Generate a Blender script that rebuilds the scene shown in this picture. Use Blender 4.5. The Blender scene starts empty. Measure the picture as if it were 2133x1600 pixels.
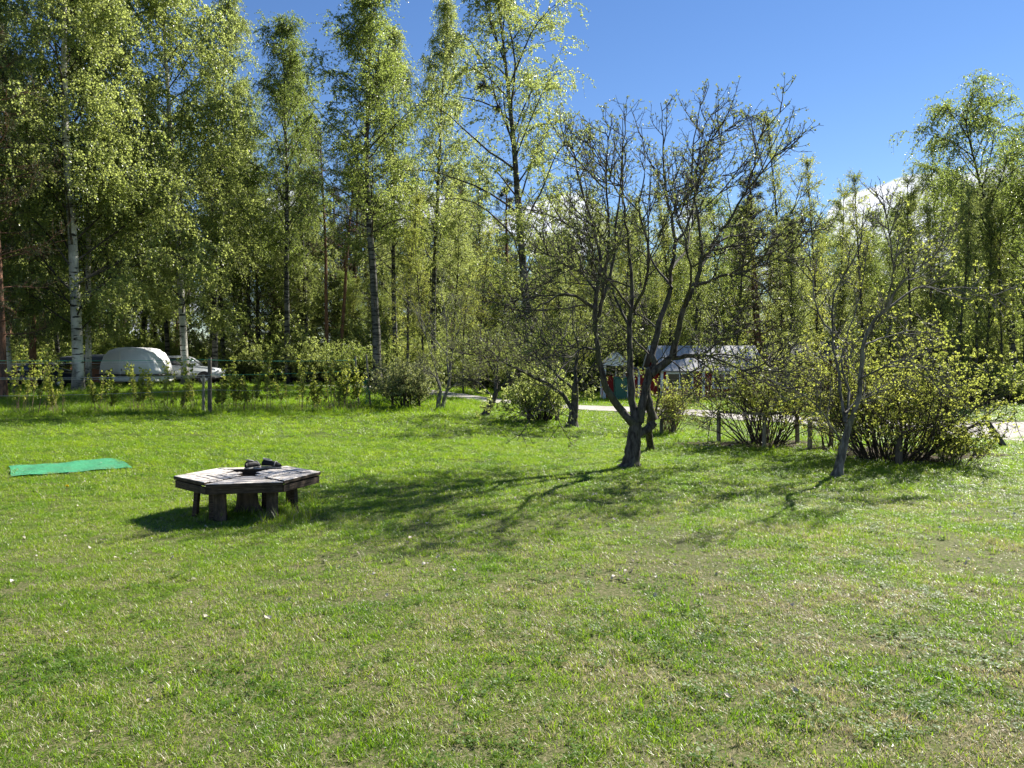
import bpy, bmesh, math, random
import numpy as np
from mathutils import Vector, Matrix

R = math.radians
SC = bpy.context.scene
COL = SC.collection

# ------------------------------------------------------------------ camera, sky, sun, exposure
FPX, CX, CY = 1523.0, 1066.5, 800.0          # focal length and centre in photo pixels (2133 x 1600)
EYE = 1.6
PITCH = R(1.43)
cam_d = bpy.data.cameras.new("camera")
cam = bpy.data.objects.new("camera", cam_d)
COL.objects.link(cam)
cam.location = (0, 0, EYE)
cam.rotation_euler = (R(90) - PITCH, 0, 0)
cam_d.sensor_fit = 'HORIZONTAL'
cam_d.angle = 2 * math.atan(1066.5 / FPX)
cam_d.clip_start = 0.05
cam_d.clip_end = 3000
SC.camera = cam

SUN_EL, SUN_ROT = R(41), R(47)               # rotation measured from +Y towards +X
sun_dir = Vector((math.sin(SUN_ROT) * math.cos(SUN_EL), math.cos(SUN_ROT) * math.cos(SUN_EL), math.sin(SUN_EL)))
sun_d = bpy.data.lights.new("sun", 'SUN')
sun_d.energy = 5.0
sun_d.angle = R(0.53)
sun_d.color = (1.0, 0.95, 0.86)
sun = bpy.data.objects.new("sun", sun_d)
COL.objects.link(sun)
sun.rotation_euler = (-sun_dir).to_track_quat('-Z', 'Y').to_euler()
sun.location = (30, 30, 40)

world = bpy.data.worlds.new("World")
SC.world = world
world.use_nodes = True
wn, wl = world.node_tree.nodes, world.node_tree.links
wn.clear()
def W(t, **kw):
    n = wn.new(t)
    for k, v in kw.items():
        setattr(n, k, v)
    return n
def wmath(op, a, b=None, c=None):
    n = W('ShaderNodeMath', operation=op)
    for i, v in enumerate((a, b, c)):
        if v is None: continue
        if isinstance(v, (int, float)): n.inputs[i].default_value = v
        else: wl.new(v, n.inputs[i])
    return n.outputs[0]
sky = W('ShaderNodeTexSky', sky_type='NISHITA')
sky.sun_disc = False
sky.sun_elevation = SUN_EL
sky.sun_rotation = SUN_ROT
sky.altitude = 100
sky.air_density = 1.0
sky.dust_density = 0.0
sky.ozone_density = 2.0
hs = W('ShaderNodeHueSaturation'); hs.inputs['Hue'].default_value = 0.509
hs.inputs['Saturation'].default_value = 1.2
hs.inputs['Value'].default_value = 0.95
wl.new(sky.outputs[0], hs.inputs['Color'])
tc = W('ShaderNodeTexCoord')
sep = W('ShaderNodeSeparateXYZ'); wl.new(tc.outputs['Generated'], sep.inputs[0])
mp = W('ShaderNodeMapping'); mp.inputs['Scale'].default_value = (3.2, 3.2, 6.5)
mp.inputs['Location'].default_value = (0.35, 0.2, 0.1)
wl.new(tc.outputs['Generated'], mp.inputs[0])
nz = W('ShaderNodeTexNoise'); nz.inputs['Scale'].default_value = 1.55; nz.inputs['Detail'].default_value = 9
nz.inputs['Roughness'].default_value = 0.55
wl.new(mp.outputs[0], nz.inputs['Vector'])
# cumulus bank low over the horizon, fading out above about 18 degrees
zt = W('ShaderNodeMapRange'); zt.interpolation_type = 'SMOOTHSTEP'
zt.inputs[1].default_value = 0.17; zt.inputs[2].default_value = 0.30
zt.inputs[3].default_value = 0.0; zt.inputs[4].default_value = -0.36
wl.new(sep.outputs['Z'], zt.inputs[0])
dens = wmath('ADD', nz.outputs['Fac'], zt.outputs[0])
def cloud_bank(px, py, rx, rz, amt):
    # a cumulus heap in a fixed compass direction and height above the horizon
    global dens
    d = Vector(((px - 1066.5) / 1523.0, 1, (762 - py) / 1523.0)).normalized()
    m = W('ShaderNodeMapping', vector_type='POINT')
    m.inputs['Location'].default_value = (-d.x / rx, -d.y / rx, -d.z / rz); m.inputs['Scale'].default_value = (1 / rx, 1 / rx, 1 / rz)
    wl.new(tc.outputs['Generated'], m.inputs[0])
    ln = W('ShaderNodeVectorMath', operation='LENGTH'); wl.new(m.outputs[0], ln.inputs[0])
    mr = W('ShaderNodeMapRange'); mr.interpolation_type = 'SMOOTHSTEP'
    for i_, v_ in enumerate((0.2, 1.0, amt, 0.0)): mr.inputs[i_ + 1].default_value = v_
    wl.new(ln.outputs['Value'], mr.inputs[0]); dens = wmath('ADD', dens, mr.outputs[0])
for a_ in ((1165, 470, .085, .075, .40), (1860, 450, .09, .065, .36), (2010, 470, .14, .085, .40), (2200, 470, .16, .08, .35), (1765, 455, .05, .045, .30),
           (600, 430, .05, .04, .35), (860, 430, .10, .05, .33), (-300, 450, .3, .07, .3), (2700, 470, .25, .08, .3)):
    cloud_bank(*a_)
dens = wmath('SUBTRACT', dens, 0.06)
cm = W('ShaderNodeMapRange'); cm.interpolation_type = 'SMOOTHSTEP'
cm.inputs[1].default_value = 0.46; cm.inputs[2].default_value = 0.53
wl.new(dens, cm.inputs[0])
nz2 = W('ShaderNodeTexNoise'); nz2.inputs['Scale'].default_value = 4.0; nz2.inputs['Detail'].default_value = 6
wl.new(mp.outputs[0], nz2.inputs['Vector'])
cc = W('ShaderNodeMixRGB'); cc.inputs[1].default_value = (5.6, 6.2, 7.4, 1); cc.inputs[2].default_value = (9.4, 9.6, 10.2, 1)
wl.new(nz2.outputs['Fac'], cc.inputs[0])
mx = W('ShaderNodeMixRGB')
wl.new(cm.outputs[0], mx.inputs[0]); wl.new(hs.outputs[0], mx.inputs[1]); wl.new(cc.outputs[0], mx.inputs[2])
bg = W('ShaderNodeBackground'); bg.inputs['Strength'].default_value = 0.060
wl.new(mx.outputs[0], bg.inputs['Color'])
wo = W('ShaderNodeOutputWorld'); wl.new(bg.outputs[0], wo.inputs[0])

SC.view_settings.view_transform = 'Standard'
SC.view_settings.look = 'None'
SC.view_settings.exposure = 1.32
SC.view_settings.gamma = 1.0
SC.view_settings.use_curve_mapping = False
SC.render.engine = 'CYCLES'
SC.cycles.max_bounces = 8
SC.cycles.transparent_max_bounces = 4

# ------------------------------------------------------------------ geometry helpers
def smooth(t):
    t = np.clip(t, 0, 1)
    return t * t * (3 - 2 * t)
def height(x, y):
    x = np.asarray(x, float); y = np.asarray(y, float)
    h = 0.48 * smooth((y - 24) / 16) * smooth((3 - x) / 10)
    h = h + 0.018 * np.sin(x * 0.31 + 1) * np.cos(y * 0.27) * smooth((y - 4) / 8)
    return h
def gz(x, y):
    return float(height(x, y))
def ray(px, py):
    dx = (px - CX) / FPX; dz = (CY - py) / FPX
    c, s = math.cos(PITCH), math.sin(PITCH)
    return Vector((dx, c + dz * s, -s + dz * c))
def at(px, py, Y):
    d = ray(px, py)
    return Vector((0, 0, EYE)) + d * (Y / d.y)
def gx(px, Y):
    return (px - CX) / FPX * Y
def on_ground(px, py):
    d = ray(px, py)
    Y = 5.0
    for _ in range(60):
        p = at(px, py, Y)
        Yn = (gz(p.x, Y) - EYE) / d.z * d.y
        Y += 0.5 * (min(max(Yn, 1), 200) - Y)
    return at(px, py, Y)

def vnoise(x, y, seed=0):
    x = np.asarray(x, float); y = np.asarray(y, float)
    xi = np.floor(x).astype(int); yi = np.floor(y).astype(int)
    fx = x - xi; fy = y - yi
    fx = fx * fx * (3 - 2 * fx); fy = fy * fy * (3 - 2 * fy)
    def h(a, b):
        n = (a * 374761393 + b * 668265263 + seed * 974711) & 0x7fffffff
        n = ((n ^ (n >> 13)) * 1274126177) & 0x7fffffff
        return ((n ^ (n >> 16)) & 0xffff) / 65535.0
    return (h(xi, yi) * (1 - fx) + h(xi + 1, yi) * fx) * (1 - fy) + (h(xi, yi + 1) * (1 - fx) + h(xi + 1, yi + 1) * fx) * fy
def fbm(x, y, seed=0, o=3):
    s = 0; a = .5; t = 0
    for i in range(o):
        s = s + a * vnoise(np.asarray(x) * 2 ** i, np.asarray(y) * 2 ** i, seed + i * 7); t += a; a *= .5
    return s / t

class Acc:
    """Collects quads with a material slot and per-vertex attributes rnd and rad."""
    def __init__(s):
        s.v = []; s.f = []; s.m = []; s.a = []; s.r = []; s.sm = []; s.n = 0
    def add(s, v, f, mat=0, rnd=None, rad=None, smooth=False):
        v = np.asarray(v, float).reshape(-1, 3); f = np.asarray(f, int).reshape(-1, 4)
        s.v.append(v); s.f.append(f + s.n); s.m.append(np.full(len(f), mat))
        s.a.append(np.zeros(len(v)) if rnd is None else np.asarray(rnd, float).reshape(-1))
        s.r.append(np.zeros(len(v)) if rad is None else np.asarray(rad, float).reshape(-1))
        s.sm.append(np.full(len(f), smooth)); s.n += len(v)
        return s
    def mesh(s, name, mats):
        v = np.concatenate(s.v); f = np.concatenate(s.f)
        me = bpy.data.meshes.new(name)
        me.vertices.add(len(v)); me.vertices.foreach_set('co', v.ravel())
        me.loops.add(f.size); me.loops.foreach_set('vertex_index', f.ravel())
        me.polygons.add(len(f)); me.polygons.foreach_set('loop_start', np.arange(0, f.size, 4))
        me.polygons.foreach_set('material_index', np.concatenate(s.m))
        me.polygons.foreach_set('use_smooth', np.concatenate(s.sm))
        at_ = me.attributes.new('rnd', 'FLOAT', 'POINT'); at_.data.foreach_set('value', np.concatenate(s.a))
        at_ = me.attributes.new('rad', 'FLOAT', 'POINT'); at_.data.foreach_set('value', np.concatenate(s.r))
        for m in mats: me.materials.append(m)
        me.update(calc_edges=True)
        me.validate()
        return me

def norm(a):
    return a / np.maximum(np.linalg.norm(a, axis=-1, keepdims=True), 1e-9)
def grow(st, dr, ln, K, wob, trop, rng, trop_end=None):
    """N branches at once: N x (K+1) x 3 points."""
    st = np.asarray(st, float); dr = norm(np.asarray(dr, float)); ln = np.asarray(ln, float)
    N = len(st); P = np.empty((N, K + 1, 3)); P[:, 0] = st; d = dr.copy()
    t0 = np.asarray(trop, float); t1 = t0 if trop_end is None else np.asarray(trop_end, float)
    for k in range(K):
        u = k / max(K - 1, 1)
        d = norm(d + rng.normal(0, wob, (N, 3)) + t0 * (1 - u) + t1 * u)
        P[:, k + 1] = P[:, k] + d * (ln / K)[:, None]
    return P
def taper(r0, r1, K, power=1.0):
    r0 = np.asarray(r0, float)[:, None]; r1 = np.asarray(r1, float)[:, None]
    u = (np.arange(K + 1) / K)[None, :] ** power
    return r0 + (r1 - r0) * u
def spawn(P, n, t0, t1, ang0, ang1, rng, up=0.0):
    """n children per branch: starts, directions, parent index, parameter along the parent."""
    N, K1, _ = P.shape
    par = np.repeat(np.arange(N), n)
    t = t0 + (t1 - t0) * (np.tile(np.arange(n), N) + rng.random(N * n)) / n
    s = t * (K1 - 1); i = np.minimum(s.astype(int), K1 - 2); f = (s - i)[:, None]
    a = P[par, i]; b = P[par, i + 1]
    st = a * (1 - f) + b * f; ax = norm(b - a)
    rv = rng.normal(0, 1, (len(par), 3)); side = norm(rv - ax * (rv * ax).sum(1, keepdims=True))
    side[:, 2] += up
    side = norm(side - ax * (side * ax).sum(1, keepdims=True))
    an = np.radians(rng.uniform(ang0, ang1, len(par)))[:, None]
    return st, ax * np.cos(an) + side * np.sin(an), par, t
def tubes(acc, P, rad, sides, mat=0, rnd=0.5):
    N, K1, _ = P.shape
    T = np.empty_like(P); T[:, 1:-1] = P[:, 2:] - P[:, :-2]; T[:, 0] = P[:, 1] - P[:, 0]; T[:, -1] = P[:, -1] - P[:, -2]
    T = norm(T)
    ref = np.where(np.abs(T[:, :1, 2:3]) > 0.9, np.array([1.0, 0, 0]), np.array([0, 0, 1.0]))
    ref = np.broadcast_to(ref, T.shape)
    U = norm(np.cross(ref, T)); V = np.cross(T, U)
    a = np.arange(sides) * 2 * math.pi / sides
    ring = P[:, :, None] + rad[:, :, None, None] * (np.cos(a)[None, None, :, None] * U[:, :, None] + np.sin(a)[None, None, :, None] * V[:, :, None])
    v = ring.reshape(-1, 3)
    n = np.arange(N)[:, None, None] * K1 * sides; k = np.arange(K1 - 1)[None, :, None] * sides; j = np.arange(sides)[None, None, :]
    j2 = (j + 1) % sides
    f = np.stack([n + k + j, n + k + j2, n + k + sides + j2, n + k + sides + j], -1).reshape(-1, 4)
    acc.add(v, f, mat, np.full(len(v), rnd), np.repeat(rad.ravel(), sides), True)
def points_on(P, n, t0, rng):
    N, K1, _ = P.shape
    i = rng.integers(0, N, n); s = (t0 + (1 - t0) * rng.random(n)) * (K1 - 1)
    k = np.minimum(s.astype(int), K1 - 2); f = (s - k)[:, None]
    return P[i, k] * (1 - f) + P[i, k + 1] * f, norm(P[i, k + 1] - P[i, k]), i
def leaves(acc, c, size, rng, down=0.4, wide=0.75, mat=0, along=None, tint=None, jit=0.03):
    n = len(c)
    c = c + rng.normal(0, jit, (n, 3))
    a = rng.normal(0, 1, (n, 3)); a[:, 2] -= down * 1.5
    if along is not None: a = a + along
    a = norm(a); b = rng.normal(0, 1, (n, 3)); b = norm(b - a * (a * b).sum(1, keepdims=True)); nn = np.cross(a, b)
    L = (size * rng.uniform(0.65, 1.3, n))[:, None]
    v = np.stack([c, c + a * L * .5 + b * L * wide * .5 + nn * L * .10, c + a * L, c + a * L * .5 - b * L * wide * .5 + nn * L * .10], 1).reshape(-1, 3)
    f = np.arange(4 * n).reshape(-1, 4)
    r = np.clip(rng.random(n) * .6 + (.2 if tint is None else tint), 0, 1)
    acc.add(v, f, mat, np.repeat(r, 4))

def box_mesh(name, size, mat, bevel=0.004, taper_top=1.0, origin_bottom=False):
    bm = bmesh.new(); bmesh.ops.create_cube(bm, size=1)
    for v in bm.verts:
        k = taper_top if v.co.z > 0 else 1
        v.co = Vector((v.co.x * size[0] * k, v.co.y * size[1] * k, (v.co.z + (.5 if origin_bottom else 0)) * size[2]))
    if bevel: bmesh.ops.bevel(bm, geom=list(bm.edges), offset=bevel, segments=1, affect='EDGES')
    me = bpy.data.meshes.new(name); bm.to_mesh(me); bm.free(); me.materials.append(mat)
    return me
def prism_mesh(name, pts, mat, depth, bevel=0.0, segs=2, axis='Y', smooth_it=True):
    """Polygon pts (u, z) extruded by depth about the middle."""
    bm = bmesh.new()
    vs = [bm.verts.new((u, -depth / 2, z)) for u, z in pts]
    fa = bm.faces.new(vs)
    ex = bmesh.ops.extrude_face_region(bm, geom=[fa])
    for e in ex['geom']:
        if isinstance(e, bmesh.types.BMVert): e.co.y += depth
    bmesh.ops.recalc_face_normals(bm, faces=bm.faces)
    if bevel: bmesh.ops.bevel(bm, geom=list(bm.edges), offset=bevel, segments=segs, affect='EDGES', clamp_overlap=True)
    me = bpy.data.meshes.new(name); bm.to_mesh(me); bm.free(); me.materials.append(mat)
    if smooth_it and bevel: me.polygons.foreach_set('use_smooth', [True] * len(me.polygons))
    if axis == 'X': me.transform(Matrix.Rotation(R(90), 4, 'Z'))
    return me
def tag(o, label=None, cat=None, group=None, kind=None):
    if label: o['label'] = label
    if cat: o['category'] = cat
    if group: o['group'] = group
    if kind: o['kind'] = kind
    return o
def link(name, me, parent=None, loc=(0, 0, 0), rot=(0, 0, 0)):
    o = bpy.data.objects.new(name, me); COL.objects.link(o)
    o.location = loc; o.rotation_euler = rot
    if parent: o.parent = parent
    return o
def empty(name, loc, label, cat, group=None, rz=0):
    o = bpy.data.objects.new(name, None); COL.objects.link(o)
    o.location = loc; o.rotation_euler = (0, 0, rz); o.empty_display_size = 0.3
    return tag(o, label, cat, group)

# ------------------------------------------------------------------ materials
def new_mat(name):
    m = bpy.data.materials.new(name); m.use_nodes = True
    nt = m.node_tree; nt.nodes.clear()
    return m, nt.nodes, nt.links
class N:
    def __init__(s, name):
        s.m, s.n, s.l = new_mat(name)
    def node(s, t, ins=None, **kw):
        n = s.n.new(t)
        for k, v in kw.items(): setattr(n, k, v)
        for k, v in (ins or {}).items():
            if hasattr(v, 'is_linked') or isinstance(v, bpy.types.NodeSocket): s.l.new(v, n.inputs[k])
            else: n.inputs[k].default_value = v
        return n
    def noise(s, scale, detail=4, rough=.55, vec=None, dist=0):
        n = s.node('ShaderNodeTexNoise', {'Scale': scale, 'Detail': detail, 'Roughness': rough, 'Distortion': dist})
        if vec is not None: s.l.new(vec, n.inputs['Vector'])
        return n.outputs['Fac']
    def ramp(s, fac, stops):
        n = s.n.new('ShaderNodeValToRGB'); s.l.new(fac, n.inputs[0])
        e = n.color_ramp.elements
        while len(e) < len(stops): e.new(0.5)
        for i, (p, c) in enumerate(stops):
            e[i].position = p; e[i].color = (*c, 1) if len(c) == 3 else c
        return n.outputs[0]
    def mix(s, fac, a, b, blend='MIX'):
        n = s.n.new('ShaderNodeMixRGB'); n.blend_type = blend
        for i, v in enumerate((fac, a, b)):
            if isinstance(v, bpy.types.NodeSocket): s.l.new(v, n.inputs[i])
            elif i == 0: n.inputs[0].default_value = v
            else: n.inputs[i].default_value = (*v, 1)
        return n.outputs[0]
    def math(s, op, a, b=None, clamp=False):
        n = s.n.new('ShaderNodeMath'); n.operation = op; n.use_clamp = clamp
        for i, v in enumerate((a, b)):
            if v is None: continue
            if isinstance(v, bpy.types.NodeSocket): s.l.new(v, n.inputs[i])
            else: n.inputs[i].default_value = v
        return n.outputs[0]
    def rng(s, v, a, b, c=0., d=1.):
        n = s.n.new('ShaderNodeMapRange'); n.interpolation_type = 'SMOOTHSTEP'; s.l.new(v, n.inputs[0])
        for i, q in enumerate((a, b, c, d)): n.inputs[i + 1].default_value = q
        return n.outputs[0]
    def coord(s, kind='Object', scale=(1, 1, 1)):
        t = s.n.new('ShaderNodeTexCoord'); m = s.n.new('ShaderNodeMapping'); m.inputs['Scale'].default_value = scale
        s.l.new(t.outputs[kind], m.inputs[0]); return m.outputs[0]
    def pos(s, scale=(1, 1, 1)):
        t = s.n.new('ShaderNodeNewGeometry'); m = s.n.new('ShaderNodeMapping'); m.inputs['Scale'].default_value = scale
        s.l.new(t.outputs['Position'], m.inputs[0]); return m.outputs[0]
    def attr(s, name):
        a = s.n.new('ShaderNodeAttribute'); a.attribute_name = name; return a.outputs['Fac']
    def bump(s, h, strength=.4, dist=.01):
        b = s.node('ShaderNodeBump', {'Strength': strength, 'Distance': dist}); s.l.new(h, b.inputs['Height']); return b.outputs[0]
    def principled(s, color, rough=.7, spec=.3, metal=0, normal=None):
        p = s.n.new('ShaderNodeBsdfPrincipled')
        for k, v in (('Base Color', color), ('Roughness', rough), ('Specular IOR Level', spec), ('Metallic', metal)):
            if isinstance(v, bpy.types.NodeSocket): s.l.new(v, p.inputs[k])
            else: p.inputs[k].default_value = (*v, 1) if k == 'Base Color' else v
        if normal is not None: s.l.new(normal, p.inputs['Normal'])
        return p.outputs[0]
    def out(s, sh):
        o = s.n.new('ShaderNodeOutputMaterial'); s.l.new(sh, o.inputs[0]); return s.m

def leaf_mat(name, dark, light, tr_dark, tr_light, tfac=.45, rough=.42, spec=.35, obj_var=.25):
    k = N(name)
    r = k.attr('rnd')
    oi = k.n.new('ShaderNodeObjectInfo').outputs['Random']
    f = k.math('ADD', k.math('MULTIPLY', r, 1 - obj_var), k.math('MULTIPLY', oi, obj_var), True)
    big = k.rng(k.noise(.55, 2, .5, k.pos()), .3, .7)
    f = k.math('ADD', k.math('MULTIPLY', f, .7), k.math('MULTIPLY', big, .3), True)
    c = k.mix(f, dark, light); t = k.mix(f, tr_dark, tr_light)
    p = k.principled(c, rough, spec)
    tr = k.n.new('ShaderNodeBsdfTranslucent'); k.l.new(t, tr.inputs[0])
    ms = k.n.new('ShaderNodeMixShader'); ms.inputs[0].default_value = tfac
    k.l.new(p, ms.inputs[1]); k.l.new(tr.outputs[0], ms.inputs[2])
    return k.out(ms.outputs[0])
M_leaf_birch = leaf_mat('birch_leaf', (.075, .10, .035), (.22, .265, .095), (.29, .38, .065), (.68, .75, .22), .55, .36, .5)
M_leaf_deep = leaf_mat('grove_leaf', (.045, .07, .022), (.14, .18, .055), (.21, .30, .045), (.50, .60, .13), .55, .36, .5)
M_leaf_yellow = leaf_mat('young_leaf', (.055, .085, .02), (.24, .28, .07), (.22, .30, .04), (.80, .82, .16), .55)
M_leaf_bud = leaf_mat('bud_leaf', (.10, .13, .05), (.20, .23, .09), (.25, .32, .06), (.42, .46, .12), .4)
M_needle = leaf_mat('pine_needle', (.018, .032, .014), (.05, .07, .03), (.05, .08, .02), (.10, .14, .04), .2, .5, .3)
M_leaf_grey = leaf_mat('grey_green_leaf', (.10, .13, .06), (.24, .27, .14), (.26, .32, .08), (.48, .50, .18), .45)

def birch_bark(name, white, grey, dark, thr):
    k = N(name)
    v = k.coord('Object', (1.6, 1.6, 9)); band = k.noise(1.0, 5, .65, v, .3)
    v2 = k.coord('Object', (1, 1, .55)); pat = k.noise(1.5, 4, .6, v2)
    base = k.mix(k.rng(pat, .4, .62), white, grey)
    lent = k.rng(band, thr, thr + .04)
    c = k.mix(lent, base, dark)
    z = k.n.new('ShaderNodeSeparateXYZ'); k.l.new(k.coord('Object'), z.inputs[0])
    low = k.rng(k.math('ADD', z.outputs[2], k.math('MULTIPLY', pat, -2.5)), -.9, .2, 1, 0)
    c = k.mix(k.math('MULTIPLY', low, .8), c, dark)
    thin = k.rng(k.attr('rad'), .04, .085)
    c = k.mix(thin, (.045, .036, .028), c)
    return k.out(k.principled(c, .75, .25, 0, k.bump(band, .5, .02)))
M_birch = birch_bark('birch_bark', (.62, .59, .53), (.30, .29, .26), (.03, .028, .025), .565)
M_birch_dark = birch_bark('old_birch_bark', (.15, .145, .125), (.06, .062, .05), (.02, .019, .016), .50)
def bark(name, a, b, moss, mossf=.4, scale=10, bs=.6):
    k = N(name)
    v = k.coord('Object', (1, 1, .3)); n1 = k.noise(scale, 6, .65, v); n2 = k.noise(3.2, 4, .6, k.coord('Object'))
    c = k.mix(k.rng(n1, .35, .65), a, b)
    c = k.mix(k.math('MULTIPLY', k.rng(n2, .48, .62), mossf), c, moss)
    return k.out(k.principled(c, .85, .2, 0, k.bump(n1, bs, .02)))
M_apple_bark = bark('apple_bark', (.028, .023, .02), (.115, .10, .088), (.075, .08, .04), .6, 22)
M_grey_bark = bark('grey_bark', (.06, .054, .048), (.22, .205, .185), (.11, .12, .06), .35, 16)
M_pine_bark = bark('pine_bark', (.09, .05, .035), (.26, .13, .075), (.08, .07, .06), .4, 9)
M_dark_bark = bark('shrub_bark', (.025, .02, .017), (.09, .075, .06), (.06, .06, .04), .3, 30)
M_cane = bark('cane_bark', (.16, .10, .06), (.34, .25, .16), (.12, .14, .06), .3, 30)

def wood(name, a, b, d, scale=(14, 14, 1.6), rough=.8):
    k = N(name)
    v = k.coord('Object', scale); g = k.noise(3, 6, .7, v, .5); s = k.noise(1.7, 3, .5, k.coord('Object', (4, 4, 4)))
    c = k.mix(k.rng(g, .35, .65), a, b); c = k.mix(k.math('MULTIPLY', k.rng(s, .5, .72), .7), c, d)
    return k.out(k.principled(c, rough, .2, 0, k.bump(g, .5, .006)))
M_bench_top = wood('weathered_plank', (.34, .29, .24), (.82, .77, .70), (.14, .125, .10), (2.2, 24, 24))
M_bench_side = wood('dark_shaded_board', (.026, .019, .014), (.095, .068, .05), (.02, .016, .014), (2.2, 22, 22))  # dark boards; on plank sides this colour also carries their shade
M_post = wood('old_post', (.13, .11, .09), (.33, .30, .25), (.07, .08, .05))
M_post_dark = wood('dark_post', (.05, .042, .036), (.15, .13, .11), (.04, .045, .03))
M_stump = bark('stump_wood', (.035, .028, .022), (.13, .095, .07), (.05, .05, .04), .3, 12, 1.0)

def paint(name, col, rough=.4, spec=.5, metal=0, var=.12):
    k = N(name); n = k.noise(6, 5, .6, k.coord('Object'))
    c = k.mix(k.math('MULTIPLY', k.rng(n, .4, .75), var), col, tuple(x * .45 for x in col))
    return k.out(k.principled(c, rough, spec, metal))
M_white = paint('white_paint', (.72, .73, .74), .35)
M_white_trim = paint('white_trim', (.74, .73, .70), .6)
M_red = paint('falu_red', (.27, .022, .018), .8, .2)
M_green_plastic = paint('bin_green', (.012, .10, .075), .45)
M_black = paint('black_rubber', (.018, .018, .02), .55)
M_darkcar = paint('dark_paint', (.012, .015, .022), .3)
M_silver = paint('silver_paint', (.62, .65, .68), .3, .5, .2)
M_glass = paint('dark_glass', (.02, .025, .03), .08, .6, 0, 0)
M_roof_metal = paint('metal_roofing', (.38, .375, .37), .6, .35, 0, .5)
M_roof_dark = paint('felt_roofing', (.06, .07, .10), .7)
M_twine = paint('green_twine', (.02, .28, .17), .6)
M_wire = paint('grey_wire', (.40, .42, .42), .35, .5, .6)
M_shoe = paint('shoe_leather', (.010, .010, .011), .6, .2)
M_shoe_trim = paint('shoe_trim', (.30, .30, .28), .8, .2)
M_brown_wood = paint('brown_board', (.20, .09, .05), .8)

# ------------------------------------------------------------------ ground
MAT_CORNERS = [on_ground(18, 975), on_ground(243, 957), on_ground(278, 977), on_ground(25, 996)]
def lawn_material():
    k = N('lawn_ground')
    p = k.pos()
    big = k.noise(.35, 3, .5, p); mid = k.noise(1.6, 5, .6, p); fine = k.noise(38, 6, .75, p); vf = k.noise(34, 6, .85, p)
    g = k.mix(k.rng(big, .35, .65), (.035, .058, .008), (.075, .105, .012))
    g = k.mix(k.rng(fine, .38, .62), g, k.mix(.5, g, (.11, .14, .03)))
    soil = k.mix(k.rng(vf, .35, .65), (.04, .034, .02), (.26, .22, .13))
    s = k.n.new('ShaderNodeSeparateXYZ'); k.l.new(p, s.inputs[0])
    near = k.rng(s.outputs[1], 4.0, 11.0, 1, 0)
    f = k.math('MULTIPLY', near, k.rng(vf, .40, .62, .1, .95))
    c = k.mix(f, g, soil)
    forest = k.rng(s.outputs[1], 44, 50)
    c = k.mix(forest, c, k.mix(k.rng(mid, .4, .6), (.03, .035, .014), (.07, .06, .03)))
    return k.out(k.principled(c, .9, .15, 0, k.bump(fine, .6, .03)))
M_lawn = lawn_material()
def gravel_material():
    k = N('gravel'); p = k.pos()
    n = k.noise(60, 5, .8, p); m = k.noise(.9, 4, .6, p)
    c = k.mix(k.rng(n, .35, .65), (.26, .24, .215), (.52, .49, .45))
    c = k.mix(k.math('MULTIPLY', k.rng(m, .45, .7), .45), c, (.20, .19, .15))
    return k.out(k.principled(c, .9, .2, 0, k.bump(n, .8, .02)))
M_gravel = gravel_material()

def sheet(name, xs, ys, mat, dz=0.0):
    X, Y = np.meshgrid(xs, ys); Z = height(X, Y) + dz
    v = np.stack([X, Y, Z], -1).reshape(-1, 3); nx = len(xs); ny = len(ys)
    i = np.arange(nx - 1)[None, :] + np.arange(ny - 1)[:, None] * nx
    f = np.stack([i, i + 1, i + nx + 1, i + nx], -1).reshape(-1, 4)
    return link(name, Acc().add(v, f, 0, smooth=True).mesh(name, [mat]))
xs = np.concatenate([[-900, -500, -300, -180, -110, -70], np.arange(-50, 50.1, .8), [70, 110, 180, 300, 500, 900]])
ys = np.concatenate([[-300, -100, -40, -15], np.arange(-5, 62, .8), [70, 90, 130, 200, 320, 550, 1000]])
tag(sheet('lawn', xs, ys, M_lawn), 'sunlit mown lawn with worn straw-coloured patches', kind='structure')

# gravel road: near edge, far edge (x, y) pairs
near_e = [(34, 4.5), (20, 9.5), (10.9, 14.6), (10.4, 16.4), (9.6, 18.6), (7.9, 19.7), (6.3, 22.2), (3.7, 25), (2.4, 26.3), (0, 29.7), (-3.0, 33.0), (-8, 37.5), (-16, 41.5), (-34, 46)]
far_e = [(44, 12), (28, 17), (16.5, 20.3), (13.2, 20.6), (11.4, 20.9), (9.6, 22.8), (7.4, 25.9), (4.9, 27.6), (2.9, 28.9), (0.3, 32.6), (-3.0, 36.2), (-8, 40.3), (-16, 44.5), (-34, 49.2)]
def resample(pts, n):
    p = np.array(pts, float); s = np.r_[0, np.cumsum(np.linalg.norm(np.diff(p, axis=0), axis=1))]
    t = np.linspace(0, s[-1], n); q = np.stack([np.interp(t, s, p[:, i]) for i in range(2)], 1)
    for _ in range(3): q[1:-1] = (q[:-2] + 2 * q[1:-1] + q[2:]) / 4
    return q
A_, B_ = resample(near_e, 150), resample(far_e, 150)
w_ = np.linspace(0, 1, 9)[None, :, None]
rng0 = np.random.default_rng(5)
e1 = .25 * (vnoise(np.arange(150) * .45, 0 * np.arange(150), 3) - .5); e2 = .25 * (vnoise(np.arange(150) * .45, 9 + 0 * np.arange(150), 4) - .5)
A2 = A_ + (B_ - A_) * e1[:, None]; B2 = B_ + (A_ - B_) * e2[:, None]
G = A2[:, None] * (1 - w_) + B2[:, None] * w_
Z = height(G[..., 0], G[..., 1]) + .02
v = np.concatenate([G, Z[..., None]], -1).reshape(-1, 3)
i = np.arange(8)[None, :] + np.arange(149)[:, None] * 9
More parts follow.
